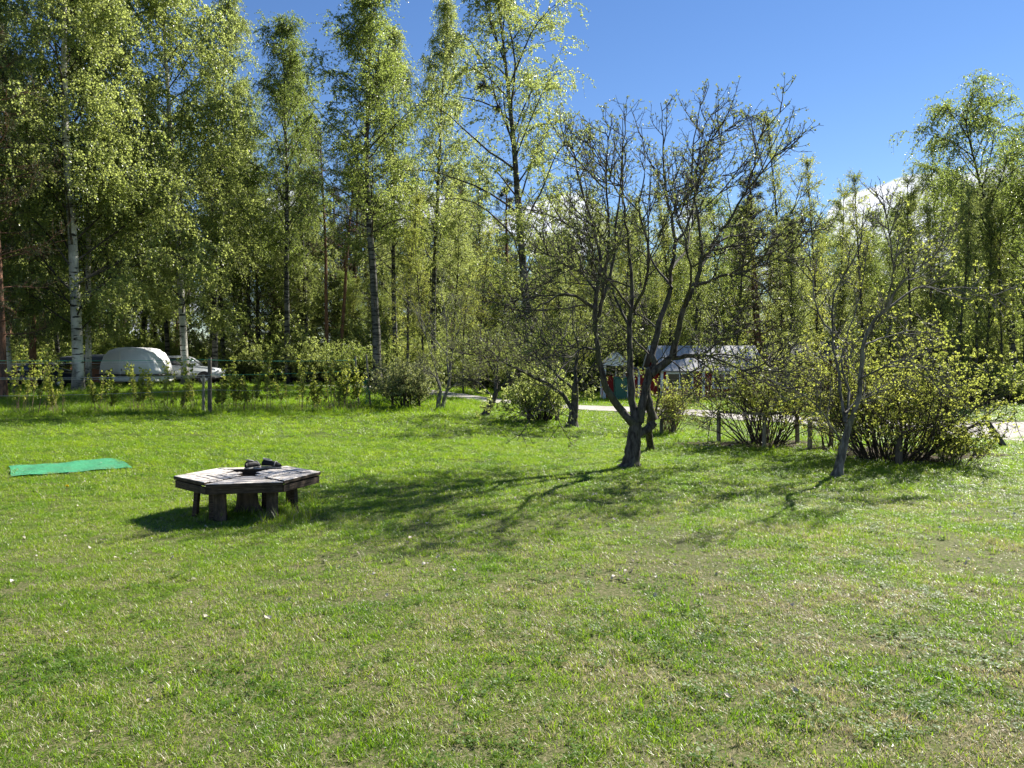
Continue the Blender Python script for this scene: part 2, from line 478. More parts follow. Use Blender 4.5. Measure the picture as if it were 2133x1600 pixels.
tag(link('gravel_road', Acc().add(v, np.stack([i, i + 9, i + 10, i + 1], -1), 0, smooth=True).mesh('gravel_road', [M_gravel])), 'pale gravel road crossing behind the garden', kind='structure')
road_mid = (A_ + B_) / 2; road_hw = np.linalg.norm(B_ - A_, axis=1) / 2
def on_road(x, y, pad=0.0):
    x = np.asarray(x); y = np.asarray(y); out = np.zeros(x.shape, bool)
    for (mx_, my_), hw in zip(road_mid[::2], road_hw[::2]):
        out |= (x - mx_) ** 2 + (y - my_) ** 2 < (hw * .95 + pad) ** 2
    return out

# green turf mat
me = bpy.data.meshes.new('turf_mat')
bm = bmesh.new()
n = 14
gridv = []
for a in range(n + 1):
    for b in range(n + 1):
        u, w = a / n, b / n
        p = MAT_CORNERS[0].lerp(MAT_CORNERS[1], u).lerp(MAT_CORNERS[3].lerp(MAT_CORNERS[2], u), w)
        p.z = gz(p.x, p.y) + .026 + .008 * math.sin(u * 9 + 1) * math.cos(w * 7) + .006 * math.sin(u * 23 + w * 5)
        p.x += .012 * math.sin(w * 5) * (u in (0, 1)); p.y += .012 * math.sin(u * 4) * (w in (0, 1))
        gridv.append(bm.verts.new(p))
for a in range(n):
    for b in range(n):
        bm.faces.new((gridv[a * (n + 1) + b], gridv[(a + 1) * (n + 1) + b], gridv[(a + 1) * (n + 1) + b + 1], gridv[a * (n + 1) + b + 1]))
bmesh.ops.solidify(bm, geom=list(bm.faces), thickness=.008)
bm.to_mesh(me); bm.free()
k = N('artificial_turf'); p = k.pos()
c = k.mix(k.rng(k.noise(90, 4, .8, p), .35, .65), (.07, .36, .17), (.16, .60, .33))
c = k.mix(k.math('MULTIPLY', k.rng(k.noise(2.5, 5, .65, p), .45, .7), .55), c, (.20, .30, .16))
c = k.mix(k.rng(k.noise(9, 5, .7, p), .62, .68), c, (.05, .07, .03))
me.materials.append(k.out(k.principled(c, .85, .2, 0, k.bump(k.noise(150, 3, .8, p), .5, .01))))
tag(link('turf_mat', me), 'square of bright green artificial turf lying on the lawn', 'mat')

# ------------------------------------------------------------------ grass
def grass_material():
    k = N('grass_blade')
    p = k.pos(); r = k.attr('rnd')
    s = k.n.new('ShaderNodeSeparateXYZ'); k.l.new(p, s.inputs[0])
    big = k.noise(.45, 4, .6, p); mid = k.noise(1.5, 6, .7, p)
    g = k.mix(k.rng(mid, .35, .65), (.07, .135, .008), (.145, .215, .016))
    g = k.mix(k.rng(big, .4, .62), g, (.175, .235, .014))
    g = k.mix(k.math('MULTIPLY', r, .4), g, (.16, .26, .05))
    tf = k.noise(17, 4, .8, p); g = k.mix(k.rng(tf, .36, .52, .62, 0), g, (.025, .06, .006)); g = k.mix(k.rng(tf, .52, .68, 0, .5), g, (.22, .32, .06))
    near = k.rng(s.outputs[1], 3.5, 13.0, 1, 0)
    right = k.rng(s.outputs[0], -3, 3.0, .35, .95)
    thr = k.math('SUBTRACT', .965, k.math('MULTIPLY', k.math('MULTIPLY', near, right), k.rng(mid, .44, .60, .07, .85)))
    dry = k.math('GREATER_THAN', r, thr)
    c = k.mix(dry, g, (.46, .41, .27))
    t = k.mix(dry, k.mix(k.rng(mid, .3, .7), (.26, .52, .010), (.52, .72, .025)), (.50, .42, .22))
    pr = k.principled(c, .38, .42)
    tr = k.n.new('ShaderNodeBsdfTranslucent'); k.l.new(t, tr.inputs[0])
    ms = k.n.new('ShaderNodeMixShader'); ms.inputs[0].default_value = .42
    k.l.new(pr, ms.inputs[1]); k.l.new(tr.outputs[0], ms.inputs[2])
    return k.out(ms.outputs[0])
M_grass = grass_material()
M_clover = leaf_mat('clover_leaf', (.045, .10, .015), (.11, .19, .03), (.18, .36, .02), (.34, .50, .04), .4, .5, .25, 0)
M_deadleaf = leaf_mat('dead_leaf', (.34, .28, .20), (.70, .66, .58), (.2, .16, .1), (.3, .26, .2), .15, .6, .3, 0)
def tuft(seed, n, rad, h, w, lean=.5, flat=False):
    rng = np.random.default_rng(seed); acc = Acc()
    a = rng.random(n) * 6.283; q = rad * np.sqrt(rng.random(n)) * rng.uniform(.6, 1.25, n)
    b = np.stack([np.cos(a) * q, np.sin(a) * q, np.full(n, -.006)], 1)
    H = h * rng.uniform(.35, 1.15, n); la = rng.random(n) * 6.283; le = rng.random(n) ** .8 * lean * 1.6
    d = np.stack([np.cos(la) * le, np.sin(la) * le, np.ones(n)], 1); d = norm(d)
    side = np.stack([-np.sin(la + rng.normal(0, .8, n)), np.cos(la), np.zeros(n)], 1); side = norm(side)
    ww = (w * rng.uniform(.6, 1.3, n))[:, None]
    m_ = b + d * (H * .55)[:, None]
    d2 = norm(d + np.stack([np.cos(la), np.sin(la), -.25 * np.ones(n)], 1) * (.35 + .6 * rng.random(n))[:, None] * lean * 1.4)
    t_ = m_ + d2 * (H * .55)[:, None]
    v = np.stack([b - side * ww / 2, b + side * ww / 2, m_ - side * ww * .42, m_ + side * ww * .42, t_ - side * ww * .06, t_ + side * ww * .06], 1).reshape(-1, 3)
    o = np.arange(n)[:, None] * 6
    f = np.concatenate([o + [0, 1, 3, 2], o + [2, 3, 5, 4]])
    acc.add(v, f, 0, np.repeat(rng.random(n), 6))
    return acc
def proto(name, me):
    return bpy.data.objects.new(name, me)
def clover(seed):
    rng = np.random.default_rng(seed); acc = tuft(seed, 14, .06, .045, .0032)
    n = 16; a = rng.random(n) * 6.283; q = .07 * np.sqrt(rng.random(n))
    c = np.stack([np.cos(a) * q, np.sin(a) * q, rng.uniform(.008, .03, n)], 1)
    al = np.stack([np.cos(a), np.sin(a), .3 * np.ones(n)], 1)
    for j in range(3):
        an = a + j * 2.09; al = np.stack([np.cos(an), np.sin(an), rng.uniform(-.1, .35, n)], 1)
        sd = np.stack([-np.sin(an), np.cos(an), rng.uniform(-.3, .3, n)], 1); L = .013
        v = np.stack([c, c + al * L * .6 + sd * L * .5, c + al * L, c + al * L * .6 - sd * L * .5], 1).reshape(-1, 3)
        acc.add(v, np.arange(4 * n).reshape(-1, 4), 1, np.repeat(rng.random(n), 4))
    return acc
def scatter(name, protos, pts, rot, scl, idx, label, cat=None):
    """One object of kind stuff that instances the protos on its points."""
    pc = bpy.data.collections.new(name + '_sources')
    for j, o in enumerate(protos):
        o.name = f'{name}_source_{j:02d}'; pc.objects.link(o)
    me = bpy.data.meshes.new(name); n = len(pts)
    me.vertices.add(n); me.vertices.foreach_set('co', np.asarray(pts, float).ravel())
    a = me.attributes.new('rot', 'FLOAT_VECTOR', 'POINT'); a.data.foreach_set('vector', np.asarray(rot, float).ravel())
    a = me.attributes.new('scl', 'FLOAT_VECTOR', 'POINT'); a.data.foreach_set('vector', np.asarray(scl, float).ravel())
    a = me.attributes.new('idx', 'INT', 'POINT'); a.data.foreach_set('value', np.asarray(idx, np.int32))
    o = link(name, me); tag(o, label, kind='stuff')
    ng = bpy.data.node_groups.new(name, 'GeometryNodeTree')
    ng.interface.new_socket('Geometry', in_out='INPUT', socket_type='NodeSocketGeometry')
    ng.interface.new_socket('Geometry', in_out='OUTPUT', socket_type='NodeSocketGeometry')
    gi = ng.nodes.new('NodeGroupInput'); go = ng.nodes.new('NodeGroupOutput')
    ip = ng.nodes.new('GeometryNodeInstanceOnPoints'); ci = ng.nodes.new('GeometryNodeCollectionInfo')
    ci.inputs['Collection'].default_value = pc; ci.inputs['Separate Children'].default_value = True; ci.inputs['Reset Children'].default_value = True
    def na(nm, ty):
        q = ng.nodes.new('GeometryNodeInputNamedAttribute'); q.data_type = ty; q.inputs['Name'].default_value = nm
        return q.outputs['Attribute']
    L = ng.links.new
    L(gi.outputs[0], ip.inputs['Points']); L(ci.outputs[0], ip.inputs['Instance'])
    ip.inputs['Pick Instance'].default_value = True
    L(na('idx', 'INT'), ip.inputs['Instance Index'])
    er = ng.nodes.new('FunctionNodeEulerToRotation'); L(na('rot', 'FLOAT_VECTOR'), er.inputs[0]); L(er.outputs[0], ip.inputs['Rotation'])
    L(na('scl', 'FLOAT_VECTOR'), ip.inputs['Scale']); L(ip.outputs[0], go.inputs[0])
    md = o.modifiers.new('scatter', 'NODES'); md.node_group = ng
    return o

rng = np.random.default_rng(11)
def wedge(n_per, y0, y1, k=.86, pad=1.0):
    area = k * (y1 ** 2 - y0 ** 2) + 2 * pad * (y1 - y0)
    n = int(area * n_per)
    y = np.sqrt(rng.random(n) * (y1 ** 2 - y0 ** 2) + y0 ** 2); x = (rng.random(n) * 2 - 1) * (k * y + pad)
    return x, y
BENCH = (-2.87, 8.0)
def in_mat(x, y):
    c = np.array([[p.x, p.y] for p in MAT_CORNERS]); ins = np.ones(np.shape(x), bool)
    for a in range(4):
        p, q = c[a], c[(a + 1) % 4]
        ins &= (q[0] - p[0]) * (y - p[1]) - (q[1] - p[1]) * (x - p[0]) < -0.05
    return ins
BEDS = [(5.05, 14.9, 1.7, .75), (6.6, 13.9, 1.0, .5), (7.2, 12.9, 1.55, .8)]
def bare(x, y):
    """0 lush .. 1 worn."""
    m = fbm(x * .75, y * .75, 21, 4)
    worn = smooth((m - .47) / .14) * smooth((11 - y) / 5) * np.clip(.72 + .12 * x, .4, 1.0)
    for cx0, cy0, ax, ay in BEDS: worn = np.maximum(worn, .97 * smooth((1.08 - np.hypot((x - cx0) / ax, (y - cy0) / ay)) / .3))
    worn = np.maximum(worn, 1.0 * (np.hypot(x + 3.05, (y - 7.45) * 1.3) < .2))
    worn = np.maximum(worn, .6 * (np.hypot(x + 2.15, y - 7.75) < .25))
    return worn
def tilt_rot(x, y):
    """Mown stripes: the blades lean one way, then the other."""
    s = np.sin((x * .42 + y * .9 + .02 * x * x) * 2 * math.pi / 2.1)
    f = smooth((y - 9) / 4) * smooth((4 - x) / 6) * .6
    return rng.normal(0, .12, len(x)) + s * f, rng.normal(0, .12, len(x))
gp = [proto('g', tuft(s_, 54, .078, .040, .0036, .80).mesh('grass_tuft', [M_grass])) for s_ in range(5)]
gp += [proto('g', clover(50 + s_).mesh('clover_tuft', [M_grass, M_clover])) for s_ in range(3)]
gp += [proto('g', tuft(80, 34, .10, .02, .004, 1.7).mesh('thatch', [M_grass]))]
gp += [proto('g', tuft(81 + s_, 26, .035, .085, .0042, .55).mesh('tall_tuft', [M_grass])) for s_ in range(2)]
P_, R_, S_, I_ = [], [], [], []
def add_grass(x, y, keep, scale, hscale=1.0, thatch=.06, tall=.03, clov=.05):
    x, y = x[keep], y[keep]; n = len(x)
    tx, ty = tilt_rot(x, y)
    z = height(x, y); u = rng.random(n)
    cl = fbm(x * 1.1, y * 1.1, 77, 2) > .56
    idx = rng.integers(0, 5, n)
    b_ = bare(x, y)
    idx = np.where(u < clov * (.4 + 2.2 * cl), rng.integers(5, 8, n), idx)
    idx = np.where(u > 1 - tall * (.4 + 1.5 * (b_ > .4)), rng.integers(9, 11, n), idx)
    idx = np.where((u > .4) & (u < .4 + thatch + .5 * b_), 8, idx)
    P_.append(np.stack([x, y, z], 1)); R_.append(np.stack([tx, ty, rng.random(n) * 6.283], 1))
    s = scale * rng.uniform(.75, 1.25, n); hs_ = s * hscale * (.5 + .95 * fbm(x * 2.6, y * 2.6, 5, 3)) * rng.uniform(.85, 1.2, n)
    S_.append(np.stack([s, s, hs_], 1)); I_.append(idx)
x, y = wedge(400, 1.6, 8.5); bb = bare(x, y); add_grass(x, y, (rng.random(len(x)) > bb * .68) & ~in_mat(x, y), .9)
x, y = wedge(170, 8.5, 16); bb = bare(x, y); add_grass(x, y, (rng.random(len(x)) > bb * .6) & ~in_mat(x, y), 1.25, .85)
x, y = wedge(34, 16, 34, .86); add_grass(x, y, ~on_road(x, y, .05) & (rng.random(len(x)) > .9 * (bare(x, y) > .5)), 2.1, .62, .03, .015)
scatter('lawn_grass', gp, np.concatenate(P_), np.concatenate(R_), np.concatenate(S_), np.concatenate(I_), 'short mown grass with clover over the whole lawn')
# rough grass beyond the raspberry row and around the bushes
P_, R_, S_, I_ = [], [], [], []
x, y = wedge(20, 22, 47, .86)
edge = 24.2 + .06 * (x + 5)
keep = ((x < -1.5) & (y > edge)) | ((y > 31) & (x < 20))
keep &= ~on_road(x, y, .1)
add_grass(x, y, keep, 2.2, 2.0 - .0 * 1, .02, .2, .05)
for (bx, by, br, nn) in ((5.0, 14.9, 2.0, 500), (9.6, 12.2, .9, 500), (-4.1, 27.5, 1.6, 500), (.85, 21.0, 1.4, 500), (3.6, 17.0, .9, 300), (-2.75, 8.0, .75, 260)):
    a = rng.random(nn) * 6.283; q = br * np.sqrt(rng.random(nn)); x = bx + np.cos(a) * q; y = by + np.sin(a) * q
    add_grass(x, y, np.ones(nn, bool), 1.1, 1.7, .1, .35, .2)
rx = rng.uniform(-22, -5, 2600); ry = 24.4 + .06 * (rx + 5) + rng.normal(0, .35, 2600)
add_grass(rx, ry, np.ones(2600, bool), 1.5, 2.3, .03, .5, .1)
gp2 = [proto('g', o.data) for o in gp]
scatter('rough_grass', gp2, np.concatenate(P_), np.concatenate(R_), np.concatenate(S_), np.concatenate(I_), 'longer uncut grass round the canes and bushes')

# dry leaves lying in the lawn
def dry_leaf(seed):
    r_ = np.random.default_rng(seed); acc = Acc(); n = 5
    u = np.linspace(0, 1, n + 1); wv = .018 * np.sin(u * math.pi) ** .7 + .0015; L = .055
    z = .012 * np.sin(u * 3 + seed) + .012
    v = []; 
    for j in range(n + 1):
        v += [(u[j] * L, -wv[j], z[j] + .008 * r_.random()), (u[j] * L, 0, z[j] - .004), (u[j] * L, wv[j], z[j] + .010 * r_.random())]
    f = []
    for j in range(n):
        for q in (0, 1): f.append((j * 3 + q, j * 3 + q + 1, j * 3 + q + 4, j * 3 + q + 3))
    acc.add(v, f, 0, np.full(len(v), r_.random())); return acc
dl = [proto('d', dry_leaf(s_).mesh('dry_leaf', [M_deadleaf])) for s_ in range(5)]
x, y = wedge(11, 1.8, 12); kk = rng.random(len(x)) < .16 + .9 * bare(x, y); x, y = x[kk], y[kk]
cx_, cy_ = wedge(.28, 2.2, 9)
for a, b in zip(cx_, cy_):
    m = rng.integers(2, 7); x = np.r_[x, a + rng.normal(0, .045, m)]; y = np.r_[y, b + rng.normal(0, .04, m)]
for (bx, by, br, nn) in ((5.0, 14.9, 1.5, 420), (7.7, 12.8, 2.0, 700), (6.6, 13.9, .9, 200)):
    a = rng.random(nn) * 6.283; q = br * np.sqrt(rng.random(nn)); x = np.r_[x, bx + np.cos(a) * q * 1.3]; y = np.r_[y, by + np.sin(a) * q * .7]
n = len(x)
scatter('dry_leaves', dl, np.stack([x, y, height(x, y) + .014], 1), np.stack([rng.normal(0, .35, n), rng.normal(0, .35, n), rng.random(n) * 6.283], 1),
        np.repeat(rng.uniform(.35, .8, n)[:, None], 3, 1), rng.integers(0, 5, n), 'bleached dead leaves scattered in the lawn')

# dark leaf-mould beds under the currant bushes
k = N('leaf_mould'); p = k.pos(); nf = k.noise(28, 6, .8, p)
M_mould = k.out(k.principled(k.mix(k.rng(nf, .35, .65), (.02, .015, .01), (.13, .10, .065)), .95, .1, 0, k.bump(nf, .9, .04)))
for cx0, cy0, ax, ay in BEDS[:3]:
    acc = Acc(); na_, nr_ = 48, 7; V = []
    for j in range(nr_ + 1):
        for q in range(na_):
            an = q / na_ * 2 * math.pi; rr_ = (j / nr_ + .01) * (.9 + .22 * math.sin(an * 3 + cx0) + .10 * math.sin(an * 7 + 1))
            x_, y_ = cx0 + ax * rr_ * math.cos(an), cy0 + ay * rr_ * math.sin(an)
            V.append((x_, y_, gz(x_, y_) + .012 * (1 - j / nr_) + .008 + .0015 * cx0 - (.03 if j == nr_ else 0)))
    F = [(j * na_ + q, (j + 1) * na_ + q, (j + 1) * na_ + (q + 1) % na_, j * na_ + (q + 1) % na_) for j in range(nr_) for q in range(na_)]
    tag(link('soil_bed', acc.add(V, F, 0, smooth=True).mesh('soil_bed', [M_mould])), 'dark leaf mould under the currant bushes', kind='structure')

# ------------------------------------------------------------------ tree builders
def seg(P, rr):
    return P, rr
def finish(trunk_acc, crown_acc, bark_m, leaf_m, name):
    return trunk_acc.mesh(name + '_trunk', [bark_m]), crown_acc.mesh(name + '_crown', [bark_m, leaf_m])
def birch(seed, H, r, base, cr, nprim=38, nsec=8, ntw=8, nleaf=50000, lsize=.07, droop=.30, prof=None, lean=(0, 0), bark_m=None, leaf_m=None,
          ang=(38, 60), wide=.75, fork=False, twl=(.5, 1.1), name='birch', stubs=0):
    rg = np.random.default_rng(seed)
    prof = prof or (lambda t: np.sin(np.clip(t, 0, 1) ** .75 * math.pi) ** .6 * (1 - .45 * t) + .12)
    T = Acc(); C = Acc()
    tr = grow([[0, 0, -.15]], [[lean[0], lean[1], 1]], [H + .15], 22, .014, (-lean[0] * .05, -lean[1] * .05, .035), rg)
    K = 22; u = np.arange(K + 1) / K
    rr = (r * (1 - u) ** .85 + .012)[None]; rr[0, 0] *= 1.35
    tubes(T, tr, rr, 10)
    tt0 = base / H
    st, dr, par, t = spawn(tr, nprim, tt0, .975, ang[0], ang[1], rg)
    ga = np.arange(nprim) * 2.4 + rg.normal(0, .4, nprim); an = np.radians(rg.uniform(ang[0], ang[1], nprim)) * (1 - .35 * (t - tt0) / (1 - tt0))
    dr = np.stack([np.cos(ga) * np.sin(an), np.sin(ga) * np.sin(an), np.cos(an)], 1)
    rel = (t - tt0) / (1 - tt0)
    ln = cr * prof(rel) * rg.uniform(.7, 1.25, nprim) * 1.15
    p1 = grow(st, dr, ln, 7, .10, (0, 0, .06), rg, (0, 0, -droop * .55))
    r1 = np.clip(.15 * r * (ln / cr) ** .8 + .010, .010, r * .3)
    tubes(T, p1, taper(r1, r1 * .22, 7), 5)
    if stubs:
        s_, d_, _, _ = spawn(tr, stubs, .12, tt0 + .1, 55, 95, rg)
        sp = grow(s_, d_, rg.uniform(.4, 1.8, stubs), 4, .16, (0, 0, .02), rg, (0, 0, -.1)); tubes(T, sp, taper(np.full(stubs, .022), np.full(stubs, .006), 4), 4)
    st, dr, par, t = spawn(p1, nsec, .18, 1.0, 30, 62, rg)
    l2 = np.clip(ln[par] * (.52 - .22 * t) * rg.uniform(.6, 1.3, len(par)), .35, 3)
    p2 = grow(st, dr, l2, 5, .13, (0, 0, 0), rg, (0, 0, -droop))
    tubes(C, p2, taper(np.full(len(par), .013), np.full(len(par), .005), 5), 3)
    st, dr, par3, t3 = spawn(p2, ntw, .1, 1.0, 30, 75, rg)
    p3 = grow(st, dr, rg.uniform(twl[0], twl[1], len(par3)), 3, .12, (0, 0, -droop * .8), rg, (0, 0, -droop * 2.2))
    tubes(C, p3, taper(np.full(len(par3), .005), np.full(len(par3), .003), 3), 3)
    c3, al, ii = points_on(p3, int(nleaf * .78), .05, rg)
    tint = (rg.random(len(p3)) * .35)[ii]
    leaves(C, c3, lsize, rg, .5, wide, 1, al * .4, tint)
    c2, al, _ = points_on(p2, int(nleaf * .22), .2, rg); leaves(C, c2, lsize, rg, .4, wide, 1, al * .3, jit=.06)
    return finish(T, C, bark_m or M_birch, leaf_m or M_leaf_birch, name)
def pine(seed, H, r, base, cr, nprim=46, nn=26000, name='pine', spruce=False):
    rg = np.random.default_rng(seed); T = Acc(); C = Acc()
    tr = grow([[0, 0, -.1]], [[0, 0, 1]], [H + .1], 16, .02, (0, 0, .02), rg); u = np.arange(17) / 16
    tubes(T, tr, (r * (1 - u) ** .8 + .012)[None], 9)
    st, dr, par, t = spawn(tr, nprim, base / H, .985, 62, 95, rg)
    rel = (t - base / H) / (1 - base / H)
    ln = cr * (np.clip(1 - rel, 0, 1) ** .65 if spruce else np.sin(np.clip(rel, 0, 1) ** .7 * math.pi) ** .5 * (1 - .3 * rel) + .15) * rg.uniform(.65, 1.2, nprim)
    p1 = grow(st, dr, ln, 6, .1, (0, 0, -.03 if spruce else .02), rg, (0, 0, .12)); tubes(T, p1, taper(np.full(nprim, r * .18), np.full(nprim, .012), 6), 4)
    st, dr, par, t = spawn(p1, 9, .25, 1, 25, 65, rg); l2 = ln[par] * .36 * rg.uniform(.5, 1.3, len(par))
    p2 = grow(st, dr, l2, 4, .14, (0, 0, .05), rg); tubes(C, p2, taper(np.full(len(par), .014), np.full(len(par), .006), 4), 3)
    st, dr, par, t = spawn(p2, 6, .2, 1, 25, 60, rg); p3 = grow(st, dr, rg.uniform(.15, .4, len(par)), 2, .12, (0, 0, .08), rg); tubes(C, p3, taper(np.full(len(par), .006), np.full(len(par), .004), 2), 3)
    c, al, _ = points_on(p3, nn, .1, rg); leaves(C, c, .13, rg, -.2, .16, 1, al * 1.5, jit=.02)
    return finish(T, C, M_pine_bark, M_needle, name)
def bush(seed, H, rad, stems, nsec, ntw, nleaf, lsize, leaf_m, bark_m, name, spread=.9, basew=.25, lo=.3, droop=.05, clump=3, r=.014):
    rg = np.random.default_rng(seed); T = Acc(); C = Acc()
    a = rg.random(stems) * 6.283; q = np.sqrt(rg.random(stems))
    st = np.stack([np.cos(a) * q * basew, np.sin(a) * q * basew, np.full(stems, -.03)], 1)
    an = q * spread * rg.uniform(.6, 1.1, stems)
    dr = np.stack([np.cos(a) * np.sin(an), np.sin(a) * np.sin(an), np.cos(an)], 1)
    ln = np.hypot(H, rad * q) * rg.uniform(.7, 1.05, stems)
    p1 = grow(st, dr, ln, 9, .15, (0, 0, .05), rg, (0, 0, -droop)); tubes(T, p1, taper(r * rg.uniform(.6, 1.4, stems), np.full(stems, .003), 9), 4)
    st, dr, par, t = spawn(p1, nsec, lo, 1, 20, 60, rg, .3); p2 = grow(st, dr, ln[par] * .3 * rg.uniform(.4, 1.3, len(par)), 4, .14, (0, 0, .06), rg, (0, 0, -droop)); tubes(C, p2, taper(np.full(len(par), .006), np.full(len(par), .003), 4), 3)
    st, dr, par, t = spawn(p2, ntw, .15, 1, 25, 70, rg, .3); p3 = grow(st, dr, rg.uniform(.06, .22, len(par)), 2, .12, (0, 0, .1), rg); tubes(C, p3, taper(np.full(len(par), .003), np.full(len(par), .002), 2), 3)
    n = nleaf // clump; c, al, ii = points_on(p3, n, .4, rg); tint = (rg.random(len(p3)) * .4)[ii]
    leaves(C, np.repeat(c, clump, 0), lsize, rg, -.1, .8, 1, np.repeat(al, clump, 0) * .5, np.repeat(tint, clump), jit=lsize * .35)
    return finish(T, C, bark_m, leaf_m, name)

PROTOS = {}
narrow = lambda t: np.sin(np.clip(t, 0, 1) ** .6 * math.pi) ** .55 * (1 - .35 * t) + .15
broad = lambda t: np.clip(1.08 - t, 0, 1) ** .55 * np.clip(t * 6 + .45, 0, 1)
PROTOS['weeping'] = (25, birch(1, 25, .255, 2.6, 5.0, 66, 10, 9, 150000, .088, .42, broad, (.01, .0), ang=(40, 66), twl=(.6, 1.5), wide=1.0))
PROTOS['weeping_b'] = (25, birch(2, 25, .165, 2.6, 4.2, 56, 9, 9, 110000, .088, .40, broad, (-.01, .0), ang=(36, 60), twl=(.6, 1.4), wide=1.0))
PROTOS['tall_a'] = (22, birch(3, 22, .20, 7.2, 3.0, 46, 8, 7, 66000, .078, .30, narrow, (.01, 0), M_birch_dark, M_leaf_deep, ang=(30, 58), stubs=14))
PROTOS['tall_b'] = (22, birch(4, 22, .18, 5.0, 2.6, 46, 8, 7, 62000, .078, .36, narrow, (-.02, 0), M_birch_dark, M_leaf_birch, ang=(28, 52), stubs=12))
PROTOS['open'] = (21, birch(5, 21, .22, 5.0, 3.7, 34, 8, 7, 60000, .082, .34, lambda t: np.sin(np.clip(t, 0, 1) ** .8 * math.pi) ** .5 * (1 - .2 * t) + .25, (-.02, 0), M_birch_dark, M_leaf_birch, ang=(30, 50), stubs=8))
PROTOS['umbrella'] = (15, birch(15, 15, .15, 7.0, 3.6, 30, 8, 7, 30000, .075, .48, lambda t: np.clip(1.2 - t, 0, 1) ** .5, (0, 0), M_birch_dark, M_leaf_deep, ang=(30, 62), wide=.9, twl=(.5, 1.2), stubs=6))
PROTOS['slender_a'] = (13, birch(6, 13, .085, 1.8, 1.5, 34, 5, 6, 16000, .065, .08, narrow, (0, 0), M_birch_dark, M_leaf_birch, ang=(22, 42), twl=(.3, .8), name='slender'))
PROTOS['slender_b'] = (13, birch(7, 13, .07, 1.0, 1.3, 30, 5, 5, 10000, .06, .05, narrow, (.02, 0), M_birch_dark, M_leaf_yellow, ang=(18, 38), twl=(.3, .7), name='slender'))
PROTOS['slender_c'] = (13, birch(8, 13, .10, 3.0, 1.8, 32, 6, 6, 20000, .07, .22, narrow, (-.02, .01), M_birch_dark, M_leaf_deep, ang=(28, 50), twl=(.4, .9), name='slender'))
PROTOS['pine'] = (20, pine(9, 20, .21, 3.0, 3.0, 60, 34000))
PROTOS['redpine'] = (19, pine(10, 19, .19, 9.0, 2.4, 30, 24000))
PROTOS['spruce'] = (16, pine(12, 16, .2, 1.0, 2.0, 60, 26000, 'spruce', True))

def put_tree(pname, kind, x, y, H, label, cat='tree', group=None, wide=1.0, rz=0, tilt=(0, 0)):
    h0, (tm, cm) = PROTOS[kind]; s = H / h0
    o = empty(pname, (x, y, gz(x, y)), label, cat, group)
    o.rotation_euler = (Matrix.Rotation(tilt[1], 4, 'Y') @ Matrix.Rotation(tilt[0], 4, 'X') @ Matrix.Rotation(rz, 4, 'Z')).to_euler(); o.scale = (s * wide, s * wide, s)
    link('trunk', tm, o); link('crown', cm, o)
    return o
def top_h(px, top_y, Y):
    return at(px, top_y, Y).z - gz(gx(px, Y), Y)
def T(px, Y, top_y, kind, label, name='birch_tree', wide=1.0, rz=None, tilt=(0, 0), group='birches and pines along the edge of the wood'):
    rz = random.uniform(0, 6.28) if rz is None else rz
    return put_tree(name, kind, gx(px, Y), Y, top_h(px, top_y, Y), label, name.replace('_', ' ') if name != 'birch_tree' else 'birch', group, wide, rz, tilt)
random.seed(4)
T(163, 35.5, -300, 'weeping', 'thick white-barked birch with a full weeping crown in front of the parked van', wide=1.0, rz=1.2)
T(184, 39.5, -180, 'weeping_b', 'second white birch trunk close behind the thickest one, by the van', wide=.9, rz=2.9)
T(386, 41, -260, 'weeping_b', 'white birch standing in front of the silver car, long hanging twigs', wide=1.05, rz=.3)
T(448, 45, -40, 'tall_b', 'pale thin birch trunk just past the bonnet of the silver car', wide=.9)
T(20, 44, -60, 'weeping_b', 'birch with sunlit hanging twigs beside the dark pine at the picture edge', wide=.9)
T(-60, 33, -80, 'weeping', 'weeping birch whose branches hang in at the picture edge by the brown pine', wide=.8)
T(6, 31, 60, 'pine', 'brown-trunked pine with dull dark needles beside the low dark car', 'pine_tree', 1.1)
T(70, 37, 120, 'pine', 'dark pine filling the gap between the low dark car and the thickest birch', 'pine_tree', .95)
T(520, 49, 165, 'tall_a', 'dark-leaved birch with a side-leaning tip between the pale thin trunk and the dark straight one', wide=.8, tilt=(0, -.02))
T(600, 44, 48, 'tall_a', 'tall birch with a straight dark trunk and narrow pointed crown', wide=.9)
T(640, 50, 130, 'tall_b', 'dark-trunked birch right behind the straight one, top lost between two crowns', wide=.85)
T(682, 46, 250, 'redpine', 'pine with an upright bare reddish trunk among the birches', 'pine_tree', .8)
T(705, 47, 270, 'redpine', 'pine with a leaning reddish trunk next to the upright red one', 'pine_tree', .8, tilt=(0, .07))
T(788, 38, -25, 'tall_a', 'tallest dark-trunked birch with a wide crown behind the trellis end', wide=1.25)
T(826, 43, 60, 'tall_b', 'birch with a leaning spotted white-and-black trunk beside the tallest dark one', wide=.9, tilt=(0, -.045))
T(903, 43, 8, 'tall_b', 'slim birch with drooping twigs and open sky on both sides', wide=.85)
T(1108, 34.5, -30, 'open', 'big open-crowned birch with a thick dark trunk and rising limbs', wide=1.15, tilt=(0, -.05), rz=.9)
T(2125, 37, 208, 'umbrella', 'birch with a leaning trunk and umbrella-like hanging crown above the big bush', wide=1.0, tilt=(0, -.19), rz=2.2)
T(2135, 35, 225, 'slender_c', 'birch at the picture edge beside the leaning one', wide=1.15)
T(1583, 42, 350, 'spruce', 'dark bushy conifer top showing behind the apple tree', 'spruce_tree', 1.5)
order = ['first', 'second', 'third', 'fourth', 'fifth', 'sixth', 'seventh', 'eighth', 'ninth', 'tenth', 'eleventh', 'twelfth', 'thirteenth', 'fourteenth',
         'fifteenth', 'sixteenth', 'seventeenth', 'eighteenth', 'nineteenth', 'twentieth']
